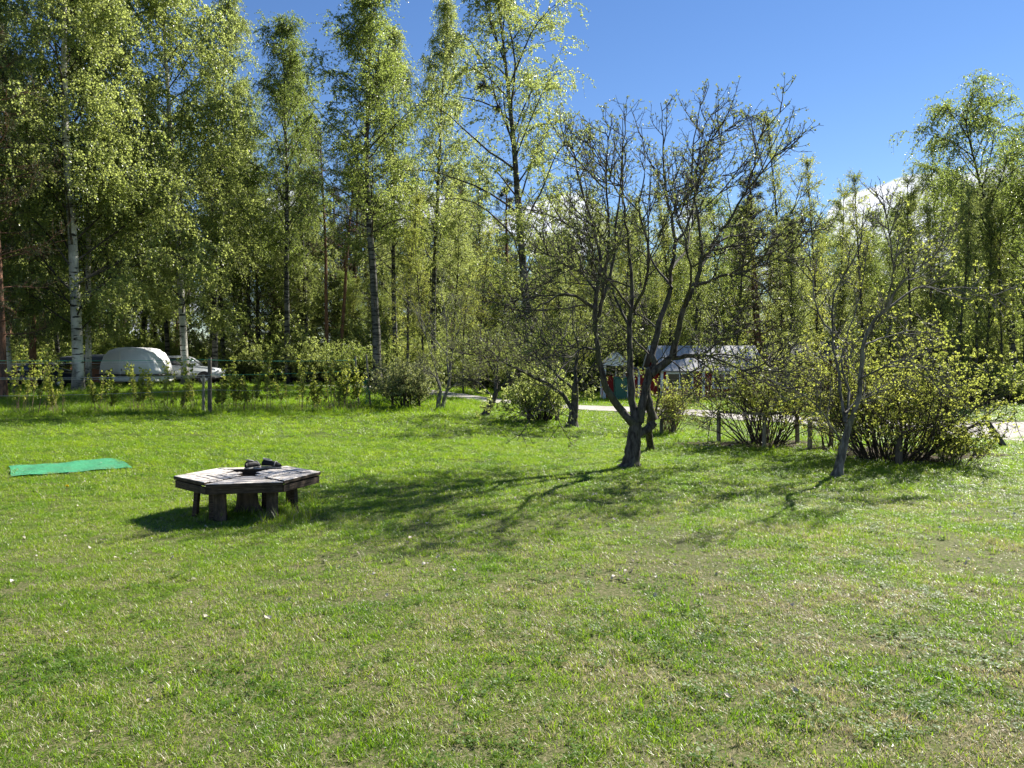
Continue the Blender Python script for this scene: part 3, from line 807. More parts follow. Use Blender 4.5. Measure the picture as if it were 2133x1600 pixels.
sl = [(1625, 43, 235, 'slender_b'), (1700, 40, 318, 'slender_b'), (1735, 46, 395, 'slender_a'), (1795, 38, 352, 'slender_b'), (1850, 44, 410, 'slender_c'), (1905, 37, 372, 'slender_a'),
      (1960, 42, 330, 'slender_c'), (2010, 46, 350, 'slender_c'), (2050, 35, 395, 'slender_a'), (2115, 40, 300, 'slender_c'), (1935, 34, 430, 'slender_b'), (1990, 33, 400, 'slender_a'), (2085, 34, 440, 'slender_b'), (2030, 39, 380, 'slender_c')]
for j, (px, Y, ty, kd) in enumerate(sl):
    T(px, Y, ty, kd, f'{order[j]} slender young tree past the dark conifer top, counting towards the gravel road end', 'young_tree', 1.0, group='slender young trees behind the big bushes')
sl = [(1255, 42, 400, 'slender_a'), (1300, 46, 410, 'slender_b'), (1345, 40, 440, 'slender_a'), (1395, 45, 395, 'slender_b'), (1440, 42, 415, 'slender_a'), (1490, 46, 400, 'slender_c'), (1535, 41, 430, 'slender_b'), (1640, 38, 430, 'slender_a')]
for j, (px, Y, ty, kd) in enumerate(sl):
    T(px, Y, ty, kd, f'{order[j]} young tree above the cottage roofs, counting from the open-crowned birch', 'young_tree', 1.2, group='young trees behind the cottage')
sl = [(850, 37, 400, 'slender_b'), (880, 35.5, 470, 'slender_b'), (935, 38, 440, 'slender_a'), (965, 36, 540, 'slender_b'), (1000, 38, 480, 'slender_b'), (1030, 36, 600, 'slender_b'), (1060, 37, 560, 'slender_a'),
      (1140, 37, 560, 'slender_b'), (1180, 36, 520, 'slender_a'), (1215, 38, 560, 'slender_b'), (470, 48, 330, 'slender_c'), (545, 50, 360, 'slender_c')]
for j, (px, Y, ty, kd) in enumerate(sl[:10]):
    T(px, Y, ty, kd, f'{order[j]} sunlit yellow-green young tree along the road, counting from the tallest dark birch', 'young_tree', 1.25, group='sunlit young trees along the road')
T(470, 48, 330, 'slender_c', 'dark young tree behind the pale thin birch trunk', 'young_tree', 1.3, group='dark young trees behind the trellis')
T(545, 50, 360, 'slender_c', 'dark young tree behind the leafy canes, nearer the straight dark birch', 'young_tree', 1.3, group='dark young trees behind the trellis')

# the wood behind, too dense to count
rng = np.random.default_rng(31)
fp = []
for kd in ('slender_a', 'slender_b', 'slender_c', 'tall_b', 'tall_a', 'pine', 'spruce'):
    h0, (tm, cm_) = PROTOS[kd]
    fp.append((kd, h0, proto('t', tm), proto('t', cm_)))
pts, rot, scl, idx = [], [], [], []
def wood_tree(x, y, kinds, hmin, hmax, w=1.0):
    kd = rng.choice(kinds); j = [a[0] for a in fp].index(kd); H = rng.uniform(hmin, hmax); s = H / fp[j][1]
    ro = (rng.normal(0, .03), rng.normal(0, .03), rng.random() * 6.28)
    for q in (0, 1): pts.append((x, y, gz(x, y))); rot.append(ro); scl.append((s * w, s * w, s)); idx.append(2 * j + q)
for _ in range(225):
    Y = rng.uniform(51, 80); px = rng.uniform(-250, 2400); x = gx(px, Y)
    tall = 1.0 if px < 1180 else .0
    if px < 1180: wood_tree(x, Y, ['slender_a', 'slender_c', 'tall_a', 'tall_b', 'pine', 'spruce', 'slender_c'], 11, 18 if px > 470 else 21, 1.15)
    else: wood_tree(x, Y, ['slender_a', 'slender_b', 'slender_c', 'slender_c', 'slender_a'], 9, 14 * Y / 58 if px < 1880 else 17 * Y / 60, 1.1)
for _ in range(36):       # saplings just behind the road and the first row
    px = rng.uniform(430, 1260); Y = rng.uniform(49, 56); wood_tree(gx(px, Y), Y, ['slender_a', 'slender_b', 'slender_c'], 4.5, 9, 1.35)
for _ in range(60):
    px = rng.uniform(1250, 2300); Y = rng.uniform(43, 50); wood_tree(gx(px, Y), Y, ['slender_a', 'slender_c'], 5, 9, 1.2)
for _ in range(110):      # woods to the sides, outside the frame
    s_ = rng.choice([-1, 1]); Y = rng.uniform(25, 75); wood_tree(s_ * (Y * .95 + rng.uniform(4, 25)), Y, ['slender_c', 'tall_a', 'pine', 'tall_b'], 12, 20, 1.1)
scatter('woodland', [b_ for a in fp for b_ in a[2:]], pts, rot, scl, idx, 'dense mixed wood closing off the view behind the garden')

PROTOS['thicket'] = (1, bush(61, 2.2, 1.6, 26, 6, 6, 9000, .075, M_leaf_deep, M_dark_bark, 'thicket', .8, .5, .1))
PROTOS['thicket_b'] = (1, bush(62, 2.6, 1.4, 22, 6, 6, 7000, .07, M_leaf_birch, M_dark_bark, 'thicket', .6, .5, .15))
def joined(kd):
    h0, (tm, cm_) = PROTOS[kd]; bm = bmesh.new(); bm.from_mesh(tm); k0 = len(bm.faces); bm.from_mesh(cm_); bm.faces.ensure_lookup_table()
    for f_ in bm.faces[k0:]: f_.material_index += 1
    mj = bpy.data.meshes.new(kd); bm.to_mesh(mj); bm.free()
    for m_ in list(tm.materials) + list(cm_.materials): mj.materials.append(m_)
    return proto('t', mj)
pts, rot, scl, idx = [], [], [], []
for _ in range(370):
    px = rng.uniform(-350, 2500); Y = rng.uniform(45.5, 66); x = gx(px, Y)
    if px < 470 and Y < 52 and rng.random() < .8: Y += 9; x = gx(px, Y)
    s_ = rng.uniform(.7, 1.6); pts.append((x, Y, gz(x, Y))); rot.append((0, 0, rng.random() * 6.28)); scl.append((s_, s_, s_ * rng.uniform(.8, 1.3))); idx.append(int(rng.random() < .35))
for _ in range(95):
    px = rng.uniform(450, 1250); Y = rng.uniform(40.5, 45) + (px < 800) * 2.5; x = gx(px, Y); s_ = rng.uniform(.5, 1.1)
    if on_road(np.array([x]), np.array([Y]), 1.0)[0]: continue
    pts.append((x, Y, gz(x, Y))); rot.append((0, 0, rng.random() * 6.28)); scl.append((s_, s_, s_)); idx.append(int(rng.random() < .5))
for _ in range(70):
    px = rng.uniform(1950, 2500); Y = rng.uniform(30.5, 38); x = gx(px, Y); s_ = rng.uniform(.35, .75)
    pts.append((x, Y, gz(x, Y))); rot.append((0, 0, rng.random() * 6.28)); scl.append((s_ * 1.3, s_ * 1.3, s_)); idx.append(0)
scatter('undergrowth', [joined('thicket'), joined('thicket_b')], pts, rot, scl, idx, 'dark leafy undergrowth under the trees')

# ------------------------------------------------------------------ apple trees with limbs laid out by hand
def spline(pts, n):
    P = [np.array(p, float) for p in pts]; P = [2 * P[0] - P[1]] + P + [2 * P[-1] - P[-2]]; out = []
    m = len(P) - 3
    for q in np.linspace(0, m - 1e-6, n + 1):
        i = int(q); t = q - i; a, b, c, d = P[i:i + 4]
        out.append(.5 * ((2 * b) + (-a + c) * t + (2 * a - 5 * b + 4 * c - d) * t * t + (-a + 3 * b - 3 * c + d) * t ** 3))
    return np.array(out)
def hand_tree(seed, base_px, Y, limbs, bark_m, leaf_m, label, name, cat, nb=9, nt=7, ns=4, bl=(.5, 1.1), tl=(.2, .5), up=.10, cl=5, lsize=.028, cfrac=.55, extra=0, exl=(.8, 1.7),
              sides=10, group=None, angs=(25, 60), trunk_n=1, rad_sc=1.0, lprob=None):
    """limbs: (list of (px, py, depth offset), r0, r1, branches?)"""
    rg = np.random.default_rng(seed); T_ = Acc(); C = Acc()
    bpos = on_ground(*base_px); org = np.array([bpos.x, bpos.y, gz(bpos.x, bpos.y)])
    Y = bpos.y; paths = []; rads = []; flags = []; K = 14
    for pts, r0, r1, fl in limbs:
        w = [np.array(at(px, py, Y + dy)) - org for px, py, dy in pts]
        sp = spline(w, K); sp[1:-1] += rg.normal(0, .012, (K - 1, 3)) * min(1, np.linalg.norm(sp[-1] - sp[0]) / 2.2) ** 1.5; paths.append(sp); rads.append((r0 * (.80 if fl else 1), r1 * .8)); flags.append(fl)
    P = np.array(paths); rr = np.array(rads)
    kn = rg.uniform(.94, 1.07, (len(P), K + 1)); kn[0, 0] *= 1.45; kn[0, 1] *= 1.18
    tubes(T_, P, taper(rr[:, 0], rr[:, 1], K, .85) * kn, sides)
    Q = P[[i for i, f in enumerate(flags) if f]]
    L = np.linalg.norm(np.diff(Q, axis=1), axis=2).sum(1)
    if extra:
        s_, d_, par, t = spawn(Q, extra, .05, .72, 45, 85, rg, .0)
        o_ = s_ - np.array([s_[:, 0].mean(), s_[:, 1].mean(), 0]); o_[:, 2] = 0; d_ = norm(d_ * .55 + norm(o_) * .75 + [0, 0, .12])
        pe_ = grow(s_, d_, rg.uniform(*exl, len(par)) * (1.1 - .4 * t), K, .09, (0, 0, .05), rg, (0, 0, -.035))
        tubes(T_, pe_, taper(.010 + .007 * rg.random(len(par)), np.full(len(par), .0035), K), 6)
        Q = np.concatenate([Q, pe_])
    st, dr, par, t = spawn(Q, nb, .22, .97, *angs, rg, .15)
    ln = rg.uniform(*bl, len(par)) * (1.25 - .8 * t)
    upz = up + .11 * np.clip((st[:, 2] - 2.6) / 2.0, 0, 1)
    uv = np.stack([0 * upz, 0 * upz, upz], 1)
    p2 = grow(st, dr, ln, 6, .055, uv, rg, uv * .4)
    tubes(T_, p2, taper(.0075 + .004 * rg.random(len(par)), np.full(len(par), .0038), 6), 5)
    st, dr, par, t = spawn(p2, nt, .15, 1.0, 25, 65, rg, .3)
    p3 = grow(st, dr, rg.uniform(*tl, len(par)) * (1.2 - .6 * t), 4, .12, (0, 0, up), rg)
    tubes(C, p3, taper(np.full(len(par), .0050), np.full(len(par), .0032), 4), 3)
    st, dr, par, t = spawn(p3, ns, .1, 1.0, 35, 80, rg, .2)
    p4 = grow(st, dr, rg.uniform(.02, .10, len(par)), 2, .1, (0, 0, .1), rg)
    tubes(C, p4, taper(np.full(len(par), .0032), np.full(len(par), .0026), 2), 3)
    tips = np.concatenate([p4[:, -1], p3[:, -1]]); al = np.concatenate([p4[:, -1] - p4[:, -2], p3[:, -1] - p3[:, -2]]); al = norm(al)
    pr = cfrac if lprob is None else lprob(tips + org)
    kp = rg.random(len(tips)) < pr; tips, al = tips[kp], al[kp]
    leaves(C, np.repeat(tips, cl, 0), lsize, rg, -.1, .62, 1, np.repeat(al, cl, 0) * 1.1, jit=.006)
    o = empty(name, tuple(org), label, cat, group)
    tm, cm_ = finish(T_, C, bark_m, leaf_m, name)
    link('trunk', tm, o); link('crown', cm_, o)
    return o
main = [
 ([(1313, 976, 0), (1317, 945, 0), (1321, 910, 0), (1326, 878, .0)], .155, .118, False),
 ([(1327, 890, 0), (1300, 862, -.05), (1275, 828, -.1), (1258, 790, -.15), (1246, 740, -.2), (1240, 680, -.2)], .070, .048, False),
 ([(1240, 690, -.2), (1240, 620, -.25), (1252, 560, -.2), (1240, 490, -.1), (1214, 400, 0), (1196, 330, .1), (1180, 265, .1)], .048, .007, True),
 ([(1247, 660, -.2), (1262, 560, -.4), (1268, 470, -.5), (1262, 390, -.6), (1266, 300, -.6), (1262, 268, -.6)], .034, .006, True),
 ([(1250, 640, -.2), (1275, 560, .1), (1283, 460, .3), (1292, 380, .4), (1298, 300, .5), (1306, 225, .5)], .036, .006, True),
 ([(1326, 885, 0), (1318, 840, .1), (1313, 780, .15), (1313, 720, .2), (1312, 660, .2)], .070, .052, False),
 ([(1312, 670, .2), (1316, 600, .3), (1310, 520, .3), (1300, 450, .2), (1296, 370, .1), (1297, 245, .1)], .050, .007, True),
 ([(1314, 690, .2), (1290, 640, .5), (1272, 590, .8), (1240, 540, 1.0), (1205, 470, 1.1), (1190, 380, 1.2)], .036, .006, True),
 ([(1318, 650, .2), (1345, 590, -.2), (1350, 520, -.4), (1330, 440, -.5), (1345, 360, -.5), (1335, 262, -.5)], .036, .006, True),
 ([(1328, 905, 0), (1350, 892, .15), (1362, 876, .2), (1352, 846, .15), (1346, 810, .1), (1354, 770, .1)], .070, .085, False),
 ([(1332, 880, 0), (1340, 830, .05), (1348, 790, .1), (1358, 765, .1)], .070, .062, False),
 ([(1355, 778, .1), (1378, 762, .1), (1398, 745, .1), (1402, 735, .1)], .080, .062, False),
 ([(1360, 770, .1), (1362, 730, .2), (1372, 680, .3), (1392, 620, .4), (1398, 560, .4), (1408, 500, .4)], .062, .036, False),
 ([(1408, 505, .4), (1395, 440, .4), (1385, 380, .3), (1380, 300, .2), (1376, 214, .1)], .036, .006, True),
 ([(1408, 505, .4), (1432, 470, .5), (1450, 400, .6), (1455, 330, .6), (1470, 260, .7), (1505, 212, .7)], .032, .006, True),
 ([(1402, 740, .1), (1412, 690, 0), (1425, 640, -.1), (1450, 590, -.2), (1462, 530, -.2)], .058, .036, False),
 ([(1462, 535, -.2), (1455, 450, -.3), (1442, 380, -.3), (1444, 300, -.3), (1460, 210, -.4)], .032, .006, True),
 ([(1462, 540, -.2), (1490, 500, -.5), (1530, 440, -.7), (1568, 360, -.9), (1582, 290, -1), (1645, 215, -1)], .034, .006, True),
 ([(1458, 560, -.2), (1500, 500, .3), (1550, 485, .6), (1600, 470, .9), (1650, 440, 1.2), (1672, 395, 1.3)], .030, .006, True),
 ([(1440, 600, -.1), (1480, 585, -.4), (1530, 570, -.6), (1585, 590, -.8), (1620, 640, -1)], .036, .007, True),
 ([(1405, 745, .1), (1440, 740, -.1), (1480, 742, -.3), (1530, 765, -.5), (1580, 790, -.7), (1640, 815, -.9)], .036, .007, True),
 ([(1400, 748, .1), (1450, 745, .3), (1510, 735, .6), (1570, 760, .9), (1640, 790, 1.1)], .030, .006, True),
 ([(1440, 740, -.1), (1480, 770, .1), (1500, 810, .2), (1495, 860, .3), (1450, 895, .4)], .018, .004, True),
 ([(1243, 650, -.2), (1205, 620, -.4), (1165, 615, -.6), (1120, 640, -.8), (1075, 668, -.9)], .034, .006, True),
 ([(1242, 610, -.2), (1205, 560, .1), (1170, 560, .4), (1140, 590, .6), (1110, 620, .8)], .026, .006, True),
 ([(1247, 730, -.2), (1215, 725, -.5), (1185, 745, -.8), (1150, 740, -1.0), (1110, 760, -1.2)], .024, .005, True),
 ([(1312, 640, .2), (1280, 600, -.5), (1250, 570, -1.0), (1225, 530, -1.4), (1215, 470, -1.6)], .028, .006, True),
 ([(1400, 560, .4), (1430, 520, 1.0), (1440, 470, 1.5), (1450, 400, 1.7), (1440, 330, 1.8)], .028, .006, True),
 ([(1400, 600, .4), (1370, 560, 1.0), (1350, 510, 1.4), (1350, 430, 1.7), (1355, 350, 1.8)], .028, .006, True),
 ([(1425, 640, -.1), (1440, 580, -.9), (1430, 520, -1.3), (1410, 440, -1.5), (1400, 340, -1.6)], .028, .006, True),
 ([(1372, 690, .3), (1340, 660, .8), (1300, 650, 1.2), (1250, 620, 1.5)], .022, .005, True),
 ([(1358, 765, .1), (1385, 745, .05), (1430, 775, -.4), (1470, 800, -.6)], .016, .004, True),
]
hand_tree(3, (1315, 973), 11.7, main, M_apple_bark, M_leaf_bud, 'big old apple tree with dark crooked limbs and tiny opening buds', 'apple_tree', 'apple tree', 7, 6, 3, (.40, 1.10), (.12, .42), .06, 5, .033, .45, extra=2, angs=(28, 70),
          group='apple trees on the lawn')
stem2 = [([(1356, 940, 0), (1353, 915, -.3), (1352, 890, -.8), (1356, 860, -1.2)], .075, .06, False),
         ([(1353, 900, -.6), (1362, 880, -.9), (1368, 850, -1.0), (1372, 800, -.9), (1385, 740, -.7)], .03, .01, True)]
hand_tree(9, (1355, 937), 13.9, stem2, M_apple_bark, M_leaf_bud, 'short second apple stem rising just behind the big crooked tree', 'apple_tree', 'apple tree', 3, 3, 2, (.2, .4), (.1, .2), .1, 4, .026, .4, group='apple trees on the lawn')
rt = [
 ([(1743, 996, 0), (1750, 960, 0), (1758, 925, 0), (1768, 885, 0)], .078, .055, False),
 ([(1766, 895, 0), (1782, 850, -.05), (1792, 790, -.1), (1797, 720, -.1), (1822, 670, -.2), (1850, 640, -.3)], .050, .026, True),
 ([(1850, 640, -.3), (1870, 600, -.4), (1900, 570, -.5), (1950, 530, -.5), (1975, 510, -.5)], .026, .006, True),
 ([(1850, 642, -.3), (1900, 605, -.1), (1960, 600, .1), (2030, 600, .2), (2085, 622, .3)], .022, .005, True),
 ([(1846, 645, -.3), (1860, 560, -.7), (1850, 480, -.9), (1838, 420, -1)], .020, .005, True),
 ([(1764, 890, 0), (1752, 830, .2), (1742, 760, .3), (1732, 690, .4), (1742, 600, .5), (1790, 520, .5), (1800, 430, .5)], .034, .007, True),
 ([(1760, 880, 0), (1768, 820, .3), (1752, 760, .5), (1770, 680, .7), (1795, 600, .8), (1810, 500, .9)], .028, .006, True),
 ([(1756, 930, 0), (1725, 880, -.2), (1700, 845, -.4), (1660, 815, -.6), (1620, 800, -.7)], .020, .005, True),
 ([(1790, 790, -.1), (1830, 770, -.4), (1880, 750, -.6), (1930, 770, -.8), (1980, 800, -.9)], .020, .005, True),
 ([(1797, 720, -.1), (1850, 700, .2), (1900, 690, .4), (1960, 700, .6)], .018, .005, True),
 ([(1735, 700, .4), (1700, 640, .6), (1690, 560, .8), (1680, 480, .9)], .020, .005, True),
 ([(1760, 860, 0), (1790, 830, .3), (1850, 800, .6), (1900, 790, .8)], .016, .004, True),
]
hand_tree(4, (1744, 992), 10.7, rt, M_grey_bark, M_leaf_yellow, 'young fruit tree with a grey trunk and fresh yellow-green leaves before the big bush', 'fruit_tree', 'fruit tree', 9, 7, 3, (.35, .8), (.12, .4), .10, 4, .032, .30, lprob=lambda p: np.clip(.16 + .22 * (p[:, 0] - 4.8), .12, .6))
a2 = [
 ([(1192, 890, 0), (1194, 870, 0), (1196, 850, 0), (1198, 825, 0), (1198, 800, 0)], .15, .10, False),
 ([(1190, 850, 0), (1175, 825, 0), (1140, 800, -.2), (1100, 780, -.3), (1075, 765, -.4)], .08, .04, True),
 ([(1198, 800, 0), (1200, 760, .1), (1205, 720, .1), (1192, 680, .2), (1195, 620, .2)], .07, .01, True),
 ([(1196, 812, 0), (1170, 790, .3), (1150, 770, .5), (1130, 735, .6), (1125, 690, .7), (1110, 650, .7)], .05, .01, True),
 ([(1198, 800, 0), (1230, 770, -.2), (1245, 740, -.3), (1250, 690, -.4)], .04, .01, True),
 ([(1130, 737, .6), (1160, 725, .4), (1185, 722, .3), (1200, 715, .2)], .03, .01, True),
 ([(1100, 780, -.3), (1060, 760, -.6), (1030, 740, -.8), (1010, 700, -.9)], .04, .01, True),
 ([(1150, 770, .5), (1110, 740, 1), (1080, 700, 1.3), (1050, 660, 1.5)], .04, .01, True),
]
hand_tree(5, (1193, 889), 19.3, a2, M_apple_bark, M_leaf_bud, 'middle apple tree with a stout short trunk and a limb reaching over the fenced shrub', 'apple_tree', 'apple tree', 6, 6, 3, (.4, 1.0), (.2, .5), .06, 5, .042, .45, extra=3, group='apple trees on the lawn')
a3 = [
 ([(1010, 868, 0), (1018, 850, 0), (1028, 832, 0), (1034, 815, 0)], .13, .09, False),
 ([(1032, 820, 0), (1050, 800, 0), (1075, 788, 0), (1110, 784, 0)], .07, .02, True),
 ([(1028, 830, 0), (1015, 815, .2), (1000, 800, .3), (985, 790, .4), (960, 790, .5)], .04, .012, True),
 ([(1034, 815, 0), (1035, 780, .2), (1040, 740, .3), (1055, 700, .3)], .06, .012, True),
 ([(1040, 800, 0), (1020, 760, -.3), (1000, 730, -.4), (990, 690, -.4)], .04, .01, True),
 ([(1050, 800, 0), (1075, 760, .3), (1090, 720, .4)], .04, .01, True),
]
hand_tree(6, (1010, 867), 23.4, a3, M_apple_bark, M_leaf_bud, 'low apple tree whose trunk leans over towards the fenced shrub', 'apple_tree', 'apple tree', 6, 6, 3, (.4, 1.0), (.2, .5), .06, 5, .042, .5, extra=3, group='apple trees on the lawn')
a4 = [
 ([(912, 856, 0), (914, 835, 0), (918, 815, 0)], .11, .07, False),
 ([(921, 856, 0), (926, 830, .1), (932, 810, .1), (938, 780, .1)], .08, .05, False),
 ([(927, 855, .2), (927, 830, .2), (935, 812, .2)], .03, .02, False),
 ([(918, 815, 0), (910, 790, 0), (895, 775, -.2), (880, 768, -.3)], .05, .01, True),
 ([(936, 785, .1), (930, 740, .2), (932, 700, .2), (925, 640, .2), (915, 590, .3)], .05, .012, True),
 ([(932, 740, .2), (900, 700, 0), (870, 650, -.1), (840, 600, -.2)], .035, .008, True),
 ([(918, 812, 0), (905, 760, .3), (890, 710, .4), (870, 660, .5)], .035, .008, True),
 ([(930, 815, .1), (955, 795, .1), (975, 780, .2)], .035, .01, True),
 ([(936, 785, .1), (945, 720, 0), (960, 670, -.1), (960, 620, -.2)], .035, .008, True),
]
hand_tree(7, (915, 854), 26.8, a4, M_grey_bark, M_leaf_bud, 'pale many-stemmed fruit tree with three thin trunks by the road', 'fruit_tree', 'fruit tree', 9, 7, 3, (.6, 1.3), (.25, .6), .12, 4, .045, .35)

# ------------------------------------------------------------------ bushes and their frames
def put_bush(px, py, args, label, name='bush', rz=0, sc=1.0, group=None, cat='bush'):
    p = on_ground(px, py); o = empty(name, (p.x, p.y, gz(p.x, p.y)), label, cat, group, rz); o.scale = (sc,) * 3
    tm, cm_ = bush(*args); link('stems', tm, o); link('foliage', cm_, o)
    tag(o.children[0]); return o
put_bush(1588, 926, (71, 1.70, 1.12, 85, 7, 5, 12500, .034, M_leaf_yellow, M_dark_bark, 'currant', .85, .40, .36, .03, 4, .011), 'dense currant bush of dark stems inside the three-post rail beside the apple tree', 'currant_bush')
put_bush(1850, 956, (72, 1.85, 1.32, 125, 8, 5, 26000, .034, M_leaf_yellow, M_dark_bark, 'currant', .92, .55, .28, .05, 4, .011), 'largest yellow-green currant bush behind the grey-trunked fruit tree', 'currant_bush')
put_bush(1965, 966, (73, .55, .6, 26, 5, 5, 4500, .034, M_leaf_yellow, M_dark_bark, 'currant', .95, .35, .15, .05, 4, .008), 'low loose offshoot of leafy twigs at the foot of the largest bush', 'currant_bush')
put_bush(1727, 934, (74, .75, .35, 16, 3, 3, 500, .03, M_leaf_yellow, M_dark_bark, 'currant', .5, .22, .35, 0, 3, .010), 'almost leafless stick bush inside the small rail', 'currant_bush')
put_bush(1384, 903, (75, 1.05, .6, 40, 6, 4, 5200, .034, M_leaf_yellow, M_cane, 'currant', .5, .25, .25, 0, 4, .008), 'narrow light green bush beside a short post behind the apple trunks', 'currant_bush')
put_bush(1130, 878, (76, 1.30, 1.15, 60, 7, 5, 20000, .05, M_leaf_birch, M_dark_bark, 'shrub', 1.0, .25, .25, .06, 4, .014), 'round green shrub between two short posts by the middle apple tree', 'garden_shrub')
put_bush(848, 851, (77, 1.45, 1.25, 60, 7, 5, 17000, .062, M_leaf_grey, M_dark_bark, 'shrub', 1.0, .25, .30, .04, 4, .014), 'rounded pale grey-green shrub at the end of the trellis', 'garden_shrub')

def frame(name, posts, rails, label, mat, w=.07):
    """posts: (px, base y, top y, extra lean) ; rails: pairs of post indices."""
    P0 = on_ground(posts[0][0], posts[0][1]); o = empty(name, (P0.x, P0.y, gz(P0.x, P0.y)), label, 'frame')
    tops = []
    for px, by, ty in posts:
        b = on_ground(px, by); h = at(px, ty, b.y).z - gz(b.x, b.y)
        me = box_mesh('post', (w, w, h + .1), mat, .006, .93, True)
        link('post', me, o, (b.x - P0.x, b.y - P0.y, gz(b.x, b.y) - o.location.z - .1), (random.uniform(-.03, .03), random.uniform(-.03, .03), random.uniform(0, 1)))
        tops.append(Vector((b.x - P0.x, b.y - P0.y, gz(b.x, b.y) - o.location.z + h)))
    for a, b in rails:
        d = tops[b] - tops[a]; me = box_mesh('rail', (d.length + .08, .045, .05), mat, .004)
        q = d.to_track_quat('X', 'Z').to_euler(); mid = (tops[a] + tops[b]) / 2
        link('rail', me, o, (mid.x, mid.y, mid.z + .028), q)
    return o
frame('bush_frame', [(1497, 922, 861), (1592, 934, 866), (1661, 925, 861)], [(0, 1), (1, 2)], 'three-post wooden rail round the dense dark-stemmed bush', M_post)
frame('bush_frame', [(1687, 936, 878), (1731, 930, 881), (1779, 934, 885)], [(0, 1), (1, 2)], 'small low rail round the almost leafless sticks', M_post)
frame('bush_frame', [(1872, 968, 905), (1937, 925, 896), (1955, 946, 898)], [(0, 1), (1, 2)], 'dark old rail sagging under the largest bush', M_post_dark, .09)
frame('bush_frame', [(1401, 905, 876), (1378, 905, 876)], [(0, 1)], 'short two-post rail beside the narrow light green bush', M_post_dark)
frame('bush_frame', [(1101, 878, 850), (1160, 879, 851)], [(0, 1)], 'short two-post rail round the round green shrub', M_post_dark, .1)
frame('bush_frame', [(818, 850, 824), (843, 851, 827), (874, 850, 825)], [(0, 1), (1, 2)], 'low rail of three posts round the grey-green shrub', M_post_dark, .08)

def lean_post(b, t, w, mat, label, name='wooden_post', cat='post', group=None, taperv=.9):
    """Post from a ground point b to a top point t."""
    d = t - b; me = box_mesh(name, (w, w, d.length + .1), mat, .006, taperv, True)
    q = d.to_track_quat('Z', 'Y').to_euler()
    return tag(link(name, me, None, tuple(b - d.normalized() * .1), q), label, cat, group)
b = on_ground(2015, 930); lean_post(b, at(2010, 888, b.y), .06, M_post_dark, 'dark stake standing alone by the gravel road edge')
b = on_ground(2091, 930); lean_post(b, at(2057, 880, b.y - .1), .085, M_post_dark, 'dark stake leaning hard over beside the gravel road')
b = on_ground(2031, 952); lean_post(b, at(2030, 930, b.y), .05, M_post_dark, 'short stub post at the tip of the low leafy offshoot')
b = on_ground(2003, 944); me = box_mesh('board', (.34, .2, .03), M_post, .005)
tag(link('board', me, None, (b.x, b.y, gz(b.x, b.y) + .10), (R(6), R(-5), R(12))), 'short pale board lying by the stub post', 'board')

# ------------------------------------------------------------------ trellis with raspberry canes
TP = {}
def tpost(px, by, ty, w, mat, label, tpx=None, key=None):
    b = on_ground(px, by); b.z = gz(b.x, b.y); t = at(tpx or px, ty, b.y)
    o = lean_post(b, t, w, mat, label, group='posts of the cane trellis'); TP[key or px] = (b, t); return o
tpost(437, 864, 745, .11, M_post_dark, 'thick dark trellis post with long leafy shoots round it')
tpost(424, 863, 780, .07, M_post, 'thin lighter post tied beside the thick dark trellis post')
tpost(748, 848, 742, .06, M_post, 'pale leaning trellis post at the end of the cane row', 740, 748)
tpost(772, 850, 739, .06, M_post, 'pale leaning trellis post with green netting bunched on it', 763, 772)
tpost(29, 822, 765, .10, M_post_dark, 'short dark post in front of the low dark car')
b_, t_ = TP[772]
acc = Acc(); rg = np.random.default_rng(8)
for j in range(34):
    z0 = rg.uniform(.35, 1.15); s_ = b_.lerp(t_, z0 / 1.9); L_ = rg.uniform(.2, .5)
    pp = grow([[s_.x - .06 + rg.normal(0, .03), s_.y - .05 + rg.normal(0, .03), s_.z]], [[rg.normal(0, .25), rg.normal(0, .25), -1]], [L_], 6, .25, (0, 0, -.1), rg)
    tubes(acc, pp, taper([.008], [.006], 6), 4)
tag(link('garden_net', acc.mesh('garden_net', [M_twine])), 'bunched green netting hanging on the leaning trellis post', 'netting')
def wire(a, b, r, mat, label, sag=.04):
    n = 14; P = np.array([[*(a.lerp(b, q / n))] for q in range(n + 1)]); P[:, 2] -= sag * 4 * (np.arange(n + 1) / n) * (1 - np.arange(n + 1) / n)
    acc = Acc(); tubes(acc, P[None], np.full((1, n + 1), r), 5)
    return tag(link('trellis_wire', acc.mesh('trellis_wire', [mat])), label, 'wire', 'wires of the cane trellis')
YL = 23.5
lft = lambda py: at(-60, py, YL)
e437 = lambda py: at(437, py, TP[437][0].y - .08)
e748 = lambda py: at(742, py, TP[748][0].y - .06)
wire(lft(751), e437(749), .007, M_twine, 'topmost green cord from the thick post across the van', .03)
wire(lft(756), e437(752), .005, M_wire, 'thin wire hanging just under the topmost cord by the van', .05)
wire(e437(750), e748(750), .008, M_twine, 'topmost green cord running to the pale end post')
wire(lft(787), e437(782), .008, M_wire, 'bright wire at half height in front of the dark car')
wire(lft(790), e437(786), .005, M_wire, 'second wire just below the bright half-height one')
wire(e437(781), e748(772), .007, M_twine, 'green cord at half height behind the leafy canes')
wire(lft(825), e437(812), .006, M_wire, 'lowest wire close above the grass by the thickest birch', .05)
wire(e437(812), e748(809), .005, M_wire, 'lowest wire through the bare cane stems', .05)
